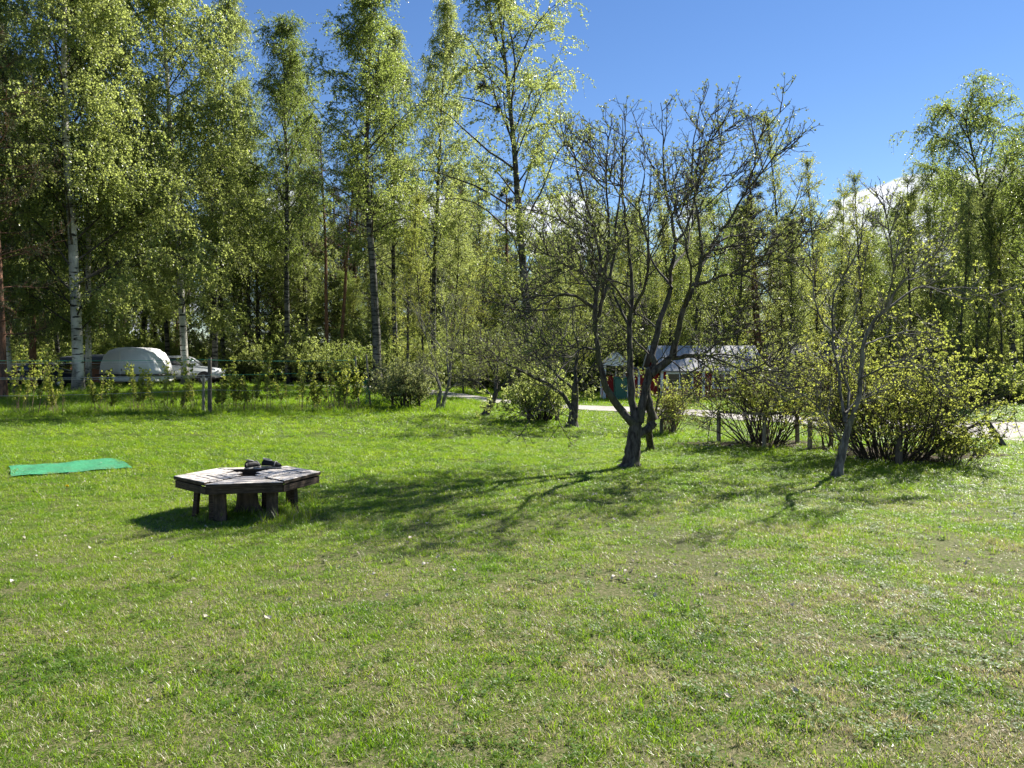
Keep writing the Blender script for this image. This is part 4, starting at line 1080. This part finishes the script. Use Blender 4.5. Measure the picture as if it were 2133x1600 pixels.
def cane(seed, H, stems, name='cane', lsz=.085):
    rg = np.random.default_rng(seed); T_ = Acc(); C = Acc()
    a = rg.random(stems) * 6.28; st = np.stack([np.cos(a) * .12, np.sin(a) * .10, np.full(stems, -.03)], 1) * rg.uniform(.3, 1.4, (stems, 1)); st[:, 2] = -.03
    dr = np.stack([rg.normal(0, .16, stems), rg.normal(0, .12, stems), np.ones(stems)], 1)
    ln = H * rg.uniform(.5, 1.05, stems); p1 = grow(st, dr, ln, 8, .05, (0, 0, .05), rg); tubes(T_, p1, taper(np.full(stems, .010), np.full(stems, .004), 8), 4)
    s2, d2, par, t = spawn(p1, 13, .38, 1.0, 40, 85, rg, .2); p2 = grow(s2, d2, rg.uniform(.04, .13, len(par)), 3, .1, (0, 0, .05), rg); tubes(C, p2, taper(np.full(len(par), .004), np.full(len(par), .002), 3), 3)
    c, al, ii = points_on(p2, stems * 100, .2, rg); tint = (rg.random(len(p2)) * .35)[ii]; leaves(C, c, lsz, rg, .15, .85, 1, al * .3, tint, jit=.022)
    # bare suckers
    m = stems * 2; a = rg.random(m) * 6.28; st = np.stack([np.cos(a) * .3, np.sin(a) * .15, np.full(m, -.02)], 1); p3 = grow(st, np.stack([rg.normal(0, .08, m), rg.normal(0, .08, m), np.ones(m)], 1), rg.uniform(.3, .8, m) * min(1, H), 5, .05, (0, 0, .05), rg)
    tubes(T_, p3, taper(np.full(m, .006), np.full(m, .003), 5), 3)
    return T_.mesh(name + '_stems', [M_cane]), C.mesh(name + '_leaves', [M_cane, M_leaf_yellow])
CP = [cane(101, 1.6, 3), cane(102, 2.0, 3), cane(103, 2.15, 6), cane(104, 2.3, 5), cane(105, 1.7, 5)]
cn = [(40, 24, 3, 1.0), (76, 23.5, 1, 1.15), (104, 24, 4, .7), (122, 23.6, 1, .95), (205, 24, 4, .95), (232, 24.6, 0, .8), (284, 24.3, 4, 1.1), (318, 24.2, 1, .8), (348, 24.3, 3, .8), (378, 24.5, 0, .9), (402, 24.6, 1, 1.0),
      (462, 25, 2, .85), (490, 25.2, 2, 1.05), (522, 25.2, 4, .9), (558, 25.2, 3, .98), (590, 25.3, 1, .8), (628, 25.4, 3, .9), (655, 25.4, 2, .8), (690, 25.5, 3, .95), (712, 25.3, 2, 1.0), (730, 25.6, 4, 1.1)]
for j, (px, Y, kd, s_) in enumerate(cn):
    x = gx(px, Y); side = 'the pale end post' if j < 11 else 'the pale end post'
    if j < 11: lb = f'{order[j]} raspberry cane clump from the pine towards the thick dark post'
    else: lb = f'{order[j - 11]} raspberry cane clump past the thick dark post'
    o = empty('raspberry_cane', (x, Y, gz(x, Y)), lb, 'raspberry plant', 'raspberry canes along the trellis', random.uniform(0, 6)); o.scale = (s_,) * 3
    link('stems', CP[kd][0], o); link('foliage', CP[kd][1], o)

# ------------------------------------------------------------------ round bench about the stump
bx, by = BENCH; bz = gz(bx, by)
bench = empty('tree_bench', (bx, by - .06, bz), 'weathered six-sided wooden bench standing on the lawn round a stump', 'bench')
bench.scale = (1, .86, 1)
HR, A0, ZT = .77, R(14), .425
def hexpt(k, r): a = A0 + k * R(60); return Vector((r * math.cos(a), r * math.sin(a), 0))
random.seed(12)
rings = [.77, .66, .55, .44, .33, .22, .12]
for sgm in range(6):
    if sgm == 1: rr_ = rings[:3]              # the far side has lost its inner planks
    else: rr_ = rings
    for q in range(len(rr_) - 1):
        ro, ri = rr_[q] - (.004 if q else 0), rr_[q + 1] + .012
        g_ = .007
        a, b, c, d = hexpt(sgm, ro), hexpt(sgm + 1, ro), hexpt(sgm + 1, ri), hexpt(sgm, ri)
        ex = (b - a).normalized(); a += ex * g_; b -= ex * g_; c -= ex * g_; d += ex * g_
        zo = ZT + random.uniform(-.004, .004) + (-.012 if sgm == 4 else 0); tk = .038
        tl = random.uniform(-.006, .006)
        bm = bmesh.new(); vs = []
        mid = (a + b + c + d) / 4; ang = math.atan2(ex.y, ex.x); rotm = Matrix.Rotation(-ang, 4, 'Z')
        for z_ in (-tk, 0):
            for j, p in enumerate((a, b, c, d)):
                w = rotm @ (p - mid); vs.append(bm.verts.new((w.x, w.y, z_ + (tl if j in (1, 2) else -tl) * .6)))
        for f_ in ((3, 2, 1, 0), (4, 5, 6, 7), (0, 1, 5, 4), (1, 2, 6, 5), (2, 3, 7, 6), (3, 0, 4, 7)): bm.faces.new([vs[i_] for i_ in f_])
        bm.normal_update(); bmesh.ops.bevel(bm, geom=list(bm.edges), offset=.004, segments=1, affect='EDGES'); bm.normal_update()
        for f_ in bm.faces: f_.material_index = 0 if f_.normal.z > .3 else 1  # side faces get the dark material, shade put into their colour
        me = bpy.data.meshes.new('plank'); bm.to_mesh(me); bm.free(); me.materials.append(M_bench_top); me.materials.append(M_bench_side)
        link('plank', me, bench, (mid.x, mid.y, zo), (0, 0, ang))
    # fascia board under the edge
    a, b = hexpt(sgm, HR - .03), hexpt(sgm + 1, HR - .03); mid = (a + b) / 2; ang = math.atan2((b - a).y, (b - a).x)
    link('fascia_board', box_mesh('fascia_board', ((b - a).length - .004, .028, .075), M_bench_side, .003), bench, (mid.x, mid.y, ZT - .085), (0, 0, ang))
    a, b = hexpt(sgm, .135 if sgm != 1 else .57), hexpt(sgm + 1, .135 if sgm != 1 else .57); mid = (a + b) / 2; ang = math.atan2((b - a).y, (b - a).x)
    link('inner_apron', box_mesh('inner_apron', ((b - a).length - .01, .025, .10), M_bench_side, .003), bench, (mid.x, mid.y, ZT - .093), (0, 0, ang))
    # radial bearer
    a, b = hexpt(sgm, .16), hexpt(sgm, HR - .07); mid = (a + b) / 2; ang = math.atan2((b - a).y, (b - a).x)
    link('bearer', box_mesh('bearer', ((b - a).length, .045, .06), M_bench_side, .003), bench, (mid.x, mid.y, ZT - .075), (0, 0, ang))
for (lx, ly, w_, t_, lean) in ((-.47, -.33, .05, .06, .10), (-.14, -.49, .13, .05, -.03), (-.24, -.45, .055, .06, 0), (.37, -.40, .11, .10, .0), (.52, -.06, .055, .08, -.05), (.30, .58, .09, .06, 0), (-.5, .35, .09, .06, 0), (.12, .25, .10, .05, 0)):
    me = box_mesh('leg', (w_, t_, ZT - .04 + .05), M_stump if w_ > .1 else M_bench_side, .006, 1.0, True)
    link('leg', me, bench, (lx, ly, -.06), (0, lean, random.uniform(-.3, .3)))
# stump
acc = Acc(); rg = np.random.default_rng(3); K = 8; sides = 18
zz = np.array([-.05, .0, .05, .1, .17, .24, .30, .35, .37]); rb = np.array([.17, .155, .125, .112, .105, .10, .10, .095, .05])
a = np.arange(sides) * 2 * math.pi / sides; fl = 1 + .10 * np.sin(a * 5 + 1) + .07 * np.sin(a * 9)
v = np.stack([np.outer(rb, fl * np.cos(a)), np.outer(rb, fl * np.sin(a)), np.repeat(zz[:, None], sides, 1) + .015 * rg.random((9, sides))], -1).reshape(-1, 3)
f = [(i * sides + j, i * sides + (j + 1) % sides, (i + 1) * sides + (j + 1) % sides, (i + 1) * sides + j) for i in range(8) for j in range(sides)]
cap = [(8 * sides + j, 8 * sides + j + 1, 8 * sides + sides - 2 - j, 8 * sides + sides - 1 - j) for j in range(sides // 2 - 1)]
acc.add(v, f + cap, 0)
tag(link('tree_stump', acc.mesh('tree_stump', [M_stump]), None, (bx - .03, by - .02, bz)), 'dark fluted tree stump under the middle of the bench', 'stump')
# pair of worn shoes on the far side of the bench
def shoe(loc, rz, label, L=.25, roll=0, gname='pair of shoes on the bench'):
    o = empty('shoe', loc, label, 'shoe', gname, rz); o.rotation_euler = (roll, 0, rz)
    n, sd = 13, 12; u = np.linspace(0, 1, n)
    wv = .5 * np.interp(u, [0, .06, .2, .45, .72, .9, 1], [.03, .06, .072, .066, .092, .07, .02]) * L / .25
    hv = np.interp(u, [0, .05, .25, .42, .6, .85, 1], [.045, .075, .078, .075, .062, .045, .02])
    V = []
    for i_ in range(n):
        for j in range(sd):
            an = j / sd * 2 * math.pi; cz = max(math.sin(an), -.35)
            V.append(((u[i_] - .5) * L, wv[i_] * math.cos(an) * (1 - .25 * max(0, math.sin(an))), .012 + hv[i_] * .35 + hv[i_] * .65 * cz))
    F = [(i_ * sd + j, i_ * sd + (j + 1) % sd, (i_ + 1) * sd + (j + 1) % sd, (i_ + 1) * sd + j) for i_ in range(n - 1) for j in range(sd)]
    F += [(0, 1, sd - 2, sd - 1)] + [(j, j + 1, sd - 2 - j, sd - 1 - j) for j in range(1, sd // 2 - 1)]
    F += [((n - 1) * sd + j, (n - 1) * sd + sd - 1 - j, (n - 1) * sd + sd - 2 - j, (n - 1) * sd + j + 1) for j in range(0, sd // 2 - 1)]
    link('upper', Acc().add(V, F, 0, smooth=True).mesh('upper', [M_shoe]), o)
    bm = bmesh.new(); pl = [((u[i_] - .5) * L * 1.02, -wv[i_] * 1.08) for i_ in range(n)] + [((u[i_] - .5) * L * 1.02, wv[i_] * 1.08) for i_ in range(n - 1, -1, -1)]
    fa = bm.faces.new([bm.verts.new((p_[0], p_[1], 0)) for p_ in pl]); ex_ = bmesh.ops.extrude_face_region(bm, geom=[fa])
    for e_ in ex_['geom']:
        if isinstance(e_, bmesh.types.BMVert): e_.co.z += .010
    bmesh.ops.recalc_face_normals(bm, faces=bm.faces); me = bpy.data.meshes.new('sole'); bm.to_mesh(me); bm.free(); me.materials.append(M_shoe_trim); link('sole', me, o)
    # padded collar
    a = np.linspace(0, 2 * math.pi, 17); P = np.stack([-.055 + .052 * np.cos(a), .026 * np.sin(a), .090 - .02 * np.cos(a) * .6], 1)
    ac = Acc(); tubes(ac, P[None], np.full((1, 17), .007), 6); link('collar', ac.mesh('collar', [M_shoe_trim]), o)
    a = np.linspace(.15, math.pi - .15, 9); P = np.stack([.055 + 0 * a, .042 * np.cos(a), .014 + .058 * np.sin(a)], 1)
    ac = Acc(); tubes(ac, P[None], np.full((1, 9), .005), 5); link('seam_band', ac.mesh('seam_band', [M_shoe_trim]), o)
    return o
p = at(572, 976, 8.5); shoe((p.x, 8.40, bz + ZT + .005), R(-12), 'worn black shoe seen side-on with pale trim, lying on the far side of the bench')
shoe((p.x - .21, 8.38, bz + ZT + .005), R(70), 'worn black shoe seen from its heel end on the bench, half over the gap', .25)

# one dandelion in the lawn near the mat
p = on_ground(138, 1026); dn = empty('dandelion', (p.x, p.y, gz(p.x, p.y)), 'single yellow dandelion flower in the grass between mat and bench', 'flower')
ac = Acc(); tubes(ac, np.array([[[0, 0, 0], [.004, 0, .04], [.01, .003, .075]]]), np.full((1, 3), .002), 5); link('stem', ac.mesh('stem', [M_cane]), dn)
ac = Acc(); rg = np.random.default_rng(2); a = rg.random(60) * 6.283; q = rg.random(60) * .9
c = np.tile([[.01, .003, .076]], (60, 1)); al = np.stack([np.cos(a) * q, np.sin(a) * q, np.full(60, .45)], 1) * 3; leaves(ac, c, .024, rg, 0, .3, 0, al, jit=.001)
link('flower_head', ac.mesh('flower_head', [paint('dandelion_yellow', (.75, .55, .02), .7, .2, 0, 0)]), dn)

# ------------------------------------------------------------------ vehicles
def wheel(parent, loc, r=.31, w=.2):
    ac = Acc(); n = 20; a = np.arange(n) * 2 * math.pi / n
    prof = [(r * .62, -w / 2), (r * .95, -w / 2), (r, -w * .35), (r, w * .35), (r * .95, w / 2), (r * .62, w / 2)]
    v = np.array([[q * math.cos(t), y_, q * math.sin(t)] for q, y_ in prof for t in a]); m = len(prof)
    f = [(i_ * n + j, i_ * n + (j + 1) % n, ((i_ + 1) % m) * n + (j + 1) % n, ((i_ + 1) % m) * n + j) for i_ in range(m) for j in range(n)]
    t_ = link('wheel', ac.add(v, f, 0, smooth=True).mesh('tyre', [M_black]), parent, loc)
    ac = Acc(); rim = [(.0, -w * .38), (r * .25, -w * .44), (r * .6, -w * .34), (r * .6, w * .34), (r * .25, w * .44), (.0, w * .38)]
    v = np.array([[max(q, .003) * math.cos(t), y_, max(q, .003) * math.sin(t)] for q, y_ in rim for t in a])
    f = [(i_ * n + j, i_ * n + (j + 1) % n, (i_ + 1) * n + (j + 1) % n, (i_ + 1) * n + j) for i_ in range(5) for j in range(n)]
    link('rim', ac.add(v, f, 0, smooth=True).mesh('rim', [M_silver]), t_)
    return t_
def body(parent, prof, w, mat, bevel=.09, name='body', x=0, y=0, z=0):
    return link(name, prism_mesh(name, prof, mat, w, bevel, 3), parent, (x, y, z))
# white camper van
vx, vy = gx(285, 40.5), 40.5
van = empty('camper_van', (vx, vy, gz(vx, vy)), 'white rounded camper van parked between the birches', 'van', None, R(-10))
body(van, [(-1.70, .52), (-1.70, .95), (-1.52, 1.5), (-1.28, 1.86), (-.9, 2.04), (-.3, 2.13), (.5, 2.13), (1.05, 1.98), (1.38, 1.65), (1.62, 1.05), (1.74, .52)], 1.9, M_white, .16)
link('seam', box_mesh('seam', (.035, .02, 1.35), M_white_trim, .004), van, (-.28, -.957, 1.22))
link('lower_skirt', box_mesh('lower_skirt', (3.3, 1.78, .30), M_white_trim, .05), van, (0, 0, .40))
link('bumper', box_mesh('bumper', (3.62, 2.0, .07), M_black, .02), van, (0, 0, .62))
link('handle', box_mesh('handle', (.24, .03, .06), M_black, .012), van, (-.95, -.965, .86))
link('lock', box_mesh('lock', (.04, .03, .12), M_black, .01), van, (-.2, -.965, .9))
for sx in (-1.05, 1.15):
    for sy in (-.84, .84): wheel(van, (sx, sy, .31))
# silver SUV
sx_, sy_ = gx(386, 44), 44.0
suv = empty('silver_car', (sx_, sy_, gz(sx_, sy_)), 'silver off-road car with dark windows parked past the white van', 'car', None, R(6))
body(suv, [(-2.15, .42), (-2.2, .95), (-2.0, 1.08), (.8, 1.10), (1.7, 1.0), (2.1, .88), (2.2, .55), (2.1, .38)], 1.8, M_silver, .10)
link('cabin', prism_mesh('cabin', [(-2.02, 1.06), (-1.72, 1.60), (-1.45, 1.70), (.05, 1.70), (.30, 1.62), (.92, 1.08)], M_silver, 1.62, .07, 3), suv)
for s_ in (-1, 1):
    link('window', prism_mesh('window', [(-1.80, 1.14), (-1.58, 1.54), (-.78, 1.58), (-.78, 1.14)], M_glass, .02, .004, 1), suv, (0, s_ * .812, 0))
    link('window', prism_mesh('window', [(-.70, 1.14), (-.70, 1.58), (.06, 1.58), (.68, 1.14)], M_glass, .02, .004, 1), suv, (0, s_ * .812, 0))
    link('wheel_arch', prism_mesh('wheel_arch', [(1.35 + .43 * math.cos(q), .36 + .43 * math.sin(q)) for q in np.linspace(0, math.pi, 11)], M_black, .03, .003, 1), suv, (0, s_ * .892, 0))
    link('wheel_arch', prism_mesh('wheel_arch', [(-1.35 + .43 * math.cos(q), .36 + .43 * math.sin(q)) for q in np.linspace(0, math.pi, 11)], M_black, .03, .003, 1), suv, (0, s_ * .892, 0))
    link('headlight', box_mesh('headlight', (.12, .3, .14), M_white, .03), suv, (2.12, s_ * .66, .82))
    for q in (-1.35, 1.35): wheel(suv, (q, s_ * .82, .36), .36)
link('sill', box_mesh('sill', (3.9, 1.7, .12), M_black, .02), suv, (0, 0, .36))
# low dark car by the pine
dx_, dy_ = gx(100, 38), 38.0
dc = empty('dark_car', (dx_, dy_, gz(dx_, dy_)), 'low dark car in the shade beside the thickest birch', 'car', None, R(-4))
body(dc, [(-1.85, .25), (-1.9, .62), (-1.5, .78), (1.1, .80), (1.75, .66), (1.9, .45), (1.85, .25)], 1.6, M_darkcar, .08)
link('cabin', prism_mesh('cabin', [(-1.4, .77), (-1.0, 1.10), (-.6, 1.2), (.2, 1.2), (.5, 1.12), (.95, .79)], M_glass, 1.4, .06, 3), dc)
link('roof', prism_mesh('roof', [(-.98, 1.12), (-.6, 1.225), (.2, 1.225), (.48, 1.14)], M_darkcar, 1.3, .01, 2), dc)
for s_ in (-.72, .72):
    for q in (-1.2, 1.2): wheel(dc, (q, s_, .29), .29, .18)
# open lean-to behind the birch trunks
lx_, ly_ = gx(200, 45), 45.0
sh = empty('lean_to', (lx_, ly_, gz(lx_, ly_)), 'grey-roofed open lean-to behind the twin white birch trunks', 'shelter')
link('roof', box_mesh('roof', (3.0, 2.4, .26), M_roof_dark, .02), sh, (0, 0, 1.62), (R(5), 0, 0))
link('back_wall', box_mesh('back_wall', (2.8, .08, 1.5), M_brown_wood, .01), sh, (0, 1.0, .75))
for q in (-1.3, 1.3): link('post', box_mesh('post', (.1, .1, 1.55), M_post_dark, .01, 1, True), sh, (q, -1.0, -.05))
for q in range(4): link('plank', box_mesh('plank', (1.6, .14, .04), M_post, .004), sh, (-.2 + .1 * q, -.3, 1.0 + .045 * q), (R(10 * q), R(8 - 3 * q), 0))
rx_, ry_ = gx(92, 47), 47.0
rs = empty('wood_shed', (rx_, ry_, gz(rx_, ry_)), 'low red-brown board shed behind the low dark car', 'shed')
for q in range(20): link('wall_board', box_mesh('wall_board', (.135, .03, 1.15), M_brown_wood if q % 5 else M_red, .004), rs, (-1.4 + q * .145, -1.0, .58))
link('side_wall', box_mesh('side_wall', (.04, 1.9, 1.1), M_brown_wood, .004), rs, (-1.46, .0, .55)); link('side_wall', box_mesh('side_wall', (.04, 1.9, 1.1), M_brown_wood, .004), rs, (1.44, .0, .55))
link('roof', box_mesh('roof', (3.3, 2.4, .08), M_roof_dark, .01), rs, (0, -.02, 1.24), (R(6), 0, 0))

# ------------------------------------------------------------------ red cottage with porch
hx0, hx1, hy0, hy1 = 7.15, 11.9, 35.2, 38.4
hz = gz(8, 36); EV, RG = 1.50 - hz, 2.56 - hz
hs_ = empty('cottage', (0, 0, hz), 'low red cottage with a pale metal roof and white trim beyond the road', 'cottage')
link('wall', box_mesh('wall', (hx1 - hx0, .12, EV), M_red, 0), hs_, ((hx0 + hx1) / 2, hy0, EV / 2)); link('wall', box_mesh('wall', (hx1 - hx0, .12, EV), M_red, 0), hs_, ((hx0 + hx1) / 2, hy1, EV / 2))
ym = (hy0 + hy1) / 2
for xx in (hx0 + .08, hx1 - .08):
    link('gable_wall', prism_mesh('gable_wall', [(-(hy1 - hy0) / 2 + .065, 0), ((hy1 - hy0) / 2 - .065, 0), ((hy1 - hy0) / 2 - .065, EV), (0, RG - .06), (-(hy1 - hy0) / 2 + .065, EV)], M_red, .12, 0, 1, 'X'), hs_, (xx, ym, 0))
sl_ = math.atan2(RG - EV, (hy1 - hy0) / 2); rl = (hy1 - hy0) / 2 / math.cos(sl_) + .35
for s_ in (-1, 1):
    cyy = ym + s_ * math.cos(sl_) * rl / 2; czz = RG - math.sin(sl_) * rl / 2 + .03
    rf = link('roof', box_mesh('roof', (hx1 - hx0 + .5, rl, .05), M_roof_metal, 0), hs_, ((hx0 + hx1) / 2, cyy, czz), (-s_ * sl_, 0, 0))
    n_ = 15
    for q in range(n_): link('rib', box_mesh('rib', (.03, rl - .02, .03), M_roof_metal, 0), rf, (-(hx1 - hx0 + .4) / 2 + q * (hx1 - hx0 + .4) / (n_ - 1), 0, .042))
    for xx in (hx0 - .28, hx1 + .28): link('bargeboard', box_mesh('bargeboard', (.03, rl, .14), M_white_trim, 0), hs_, (xx, cyy, czz - .03), (-s_ * sl_, 0, 0))
for xx in (hx0 + .05, 9.2, hx1): link('corner_board', box_mesh('corner_board', (.13, .04, EV - .02), M_white_trim, 0), hs_, (xx, hy0 - .085, EV / 2))
w1 = link('window', box_mesh('window', (1.15, .03, .62), M_glass, 0), hs_, (8.05, hy0 - .08, .90 - hz))
for (ox, oz, sx2, sz2) in ((0, .35, 1.3, .09), (0, -.35, 1.3, .09), (-.61, 0, .09, .61), (.61, 0, .09, .61), (0, 0, .05, .61)):
    link('frame', box_mesh('frame', (sx2, .05, sz2), M_white_trim, 0), w1, (ox, -.02, oz))
w2 = link('window', box_mesh('window', (1.0, .03, .62), M_glass, 0), hs_, (10.2, hy0 - .08, .90 - hz))
for (ox, oz, sx2, sz2) in ((0, .35, 1.15, .09), (0, -.35, 1.15, .09), (-.54, 0, .09, .61), (.54, 0, .09, .61), (0, 0, .05, .61)):
    link('frame', box_mesh('frame', (sx2, .05, sz2), M_white_trim, 0), w2, (ox, -.02, oz))
link('side_wing', box_mesh('side_wing', (hx0 - 5.8, 2.2, EV - .1), M_red, 0, 1, True), hs_, ((hx0 + 5.8) / 2 - .07, hy0 + 1.2, 0))
link('wing_roof', box_mesh('wing_roof', (hx0 - 5.6, 2.6, .07), M_roof_dark, 0), hs_, ((hx0 + 5.8) / 2 - .12, hy0 + 1.2, EV - .02), (0, 0, 0))
for xx in (5.86, 6.12): link('corner_board', box_mesh('corner_board', (.10, .04, EV - .14), M_white_trim, 0), hs_, (xx, hy0 + .07, EV / 2 - .05))
# porch
p0, p1 = gx(1259, 34.4), gx(1309, 34.4)
porch = empty('porch', ((p0 + p1) / 2, 34.4, hz), 'small gabled porch with white posts and red panels behind the green bin', 'porch')
wp = p1 - p0; pe = at(1280, 762, 34.4).z - hz; pr_ = at(1285, 739, 34.4).z - hz
for s_ in (-1, 1):
    link('post', box_mesh('post', (.13, .13, pe), M_white_trim, .005, 1, True), porch, (s_ * wp / 2, 0, 0)); link('post', box_mesh('post', (.10, .10, pe), M_white_trim, .005, 1, True), porch, (s_ * wp / 2, 1.2, 0))
    a_ = math.atan2(pr_ - pe, wp / 2); l_ = (wp / 2 + .15) / math.cos(a_)
    link('bargeboard', box_mesh('bargeboard', (l_, .03, .09), M_white_trim, 0), porch, (s_ * (wp / 4 + .07), -.16, (pr_ + pe) / 2 - .03), (0, s_ * a_, 0))
    link('roof', box_mesh('roof', (l_ + .04, 1.5, .04), M_roof_metal, 0), porch, (s_ * (wp / 4 + .08), .6, (pr_ + pe) / 2 + .05), (0, s_ * a_, 0))
link('gable_panel', prism_mesh('gable_panel', [(-wp / 2, pe), (wp / 2, pe), (0, pr_ - .03)], M_white_trim, .04, 0), porch, (0, -.06, 0))
link('back_panel', box_mesh('back_panel', (wp - .12, .05, 1.1), M_red, 0), porch, (0, 1.1, .55))
link('mullion', box_mesh('mullion', (.05, .05, pe - .1), M_white_trim, 0), porch, (.12, 1.0, pe / 2))
# green wheelie bin
wx_ = gx(1292, 33.6); wz_ = gz(wx_, 33.6)
bn = empty('wheelie_bin', (wx_, 33.6, wz_), 'dark green wheeled rubbish bin in front of the porch', 'bin')
link('body', box_mesh('body', (.50, .5, .98), M_green_plastic, .02, 1.14, True), bn, (0, 0, .05)); link('lid', box_mesh('lid', (.62, .62, .07), M_green_plastic, .02), bn, (0, 0, 1.07), (R(4), 0, 0))
link('handle', box_mesh('handle', (.5, .04, .04), M_green_plastic, .01), bn, (0, .34, 1.0))
for s_ in (-1, 1): wheel(bn, (s_ * .24, .22, .10), .10, .05).rotation_euler = (0, 0, R(90))
# outbuilding with dark roof
ob = empty('outbuilding', (gx(1665, 45), 45, 0), 'outbuilding with a dark blue-black roof behind the currant bushes', 'outbuilding')
ow = 4.4
link('wall', box_mesh('wall', (ow, 3.2, 1.95), M_red, 0, 1, True), ob)
for s_ in (-1, 1): link('roof', box_mesh('roof', (ow + .5, 2.25, .07), M_roof_dark, 0), ob, (0, s_ * 1.0, 2.48), (-s_ * R(31), 0, 0))
for s_ in (-1, 1): link('gable_wall', prism_mesh('gable_wall', [(-1.58, 0), (1.58, 0), (0, 1.02)], M_red, .08, 0, 1, 'X'), ob, (s_ * (ow / 2 - .05), 0, 1.953))

# old nests in the open-crowned birch
for (px, py, s_, lb) in ((1006, 180, .42, 'large dark twig nest high in the open-crowned birch'), (1036, 226, .26, 'smaller dark twig nest below the large one')):
    p = at(px, py, 34.4); ac = Acc(); rg = np.random.default_rng(int(px)); n_ = 110
    c = norm(rg.normal(0, 1, (n_, 3))) * s_ * .3 * rg.random((n_, 1)) ** .4; c[:, 2] *= .7
    pp = grow(c - rg.normal(0, .05, (n_, 3)), rg.normal(0, 1, (n_, 3)), np.full(n_, s_ * .7), 3, .2, (0, 0, 0), rg); tubes(ac, pp, np.full((n_, 4), .012), 3)
    tag(link('bird_nest', ac.mesh('bird_nest', [M_dark_bark]), None, tuple(p)), lb, 'nest', 'nests in the birch')
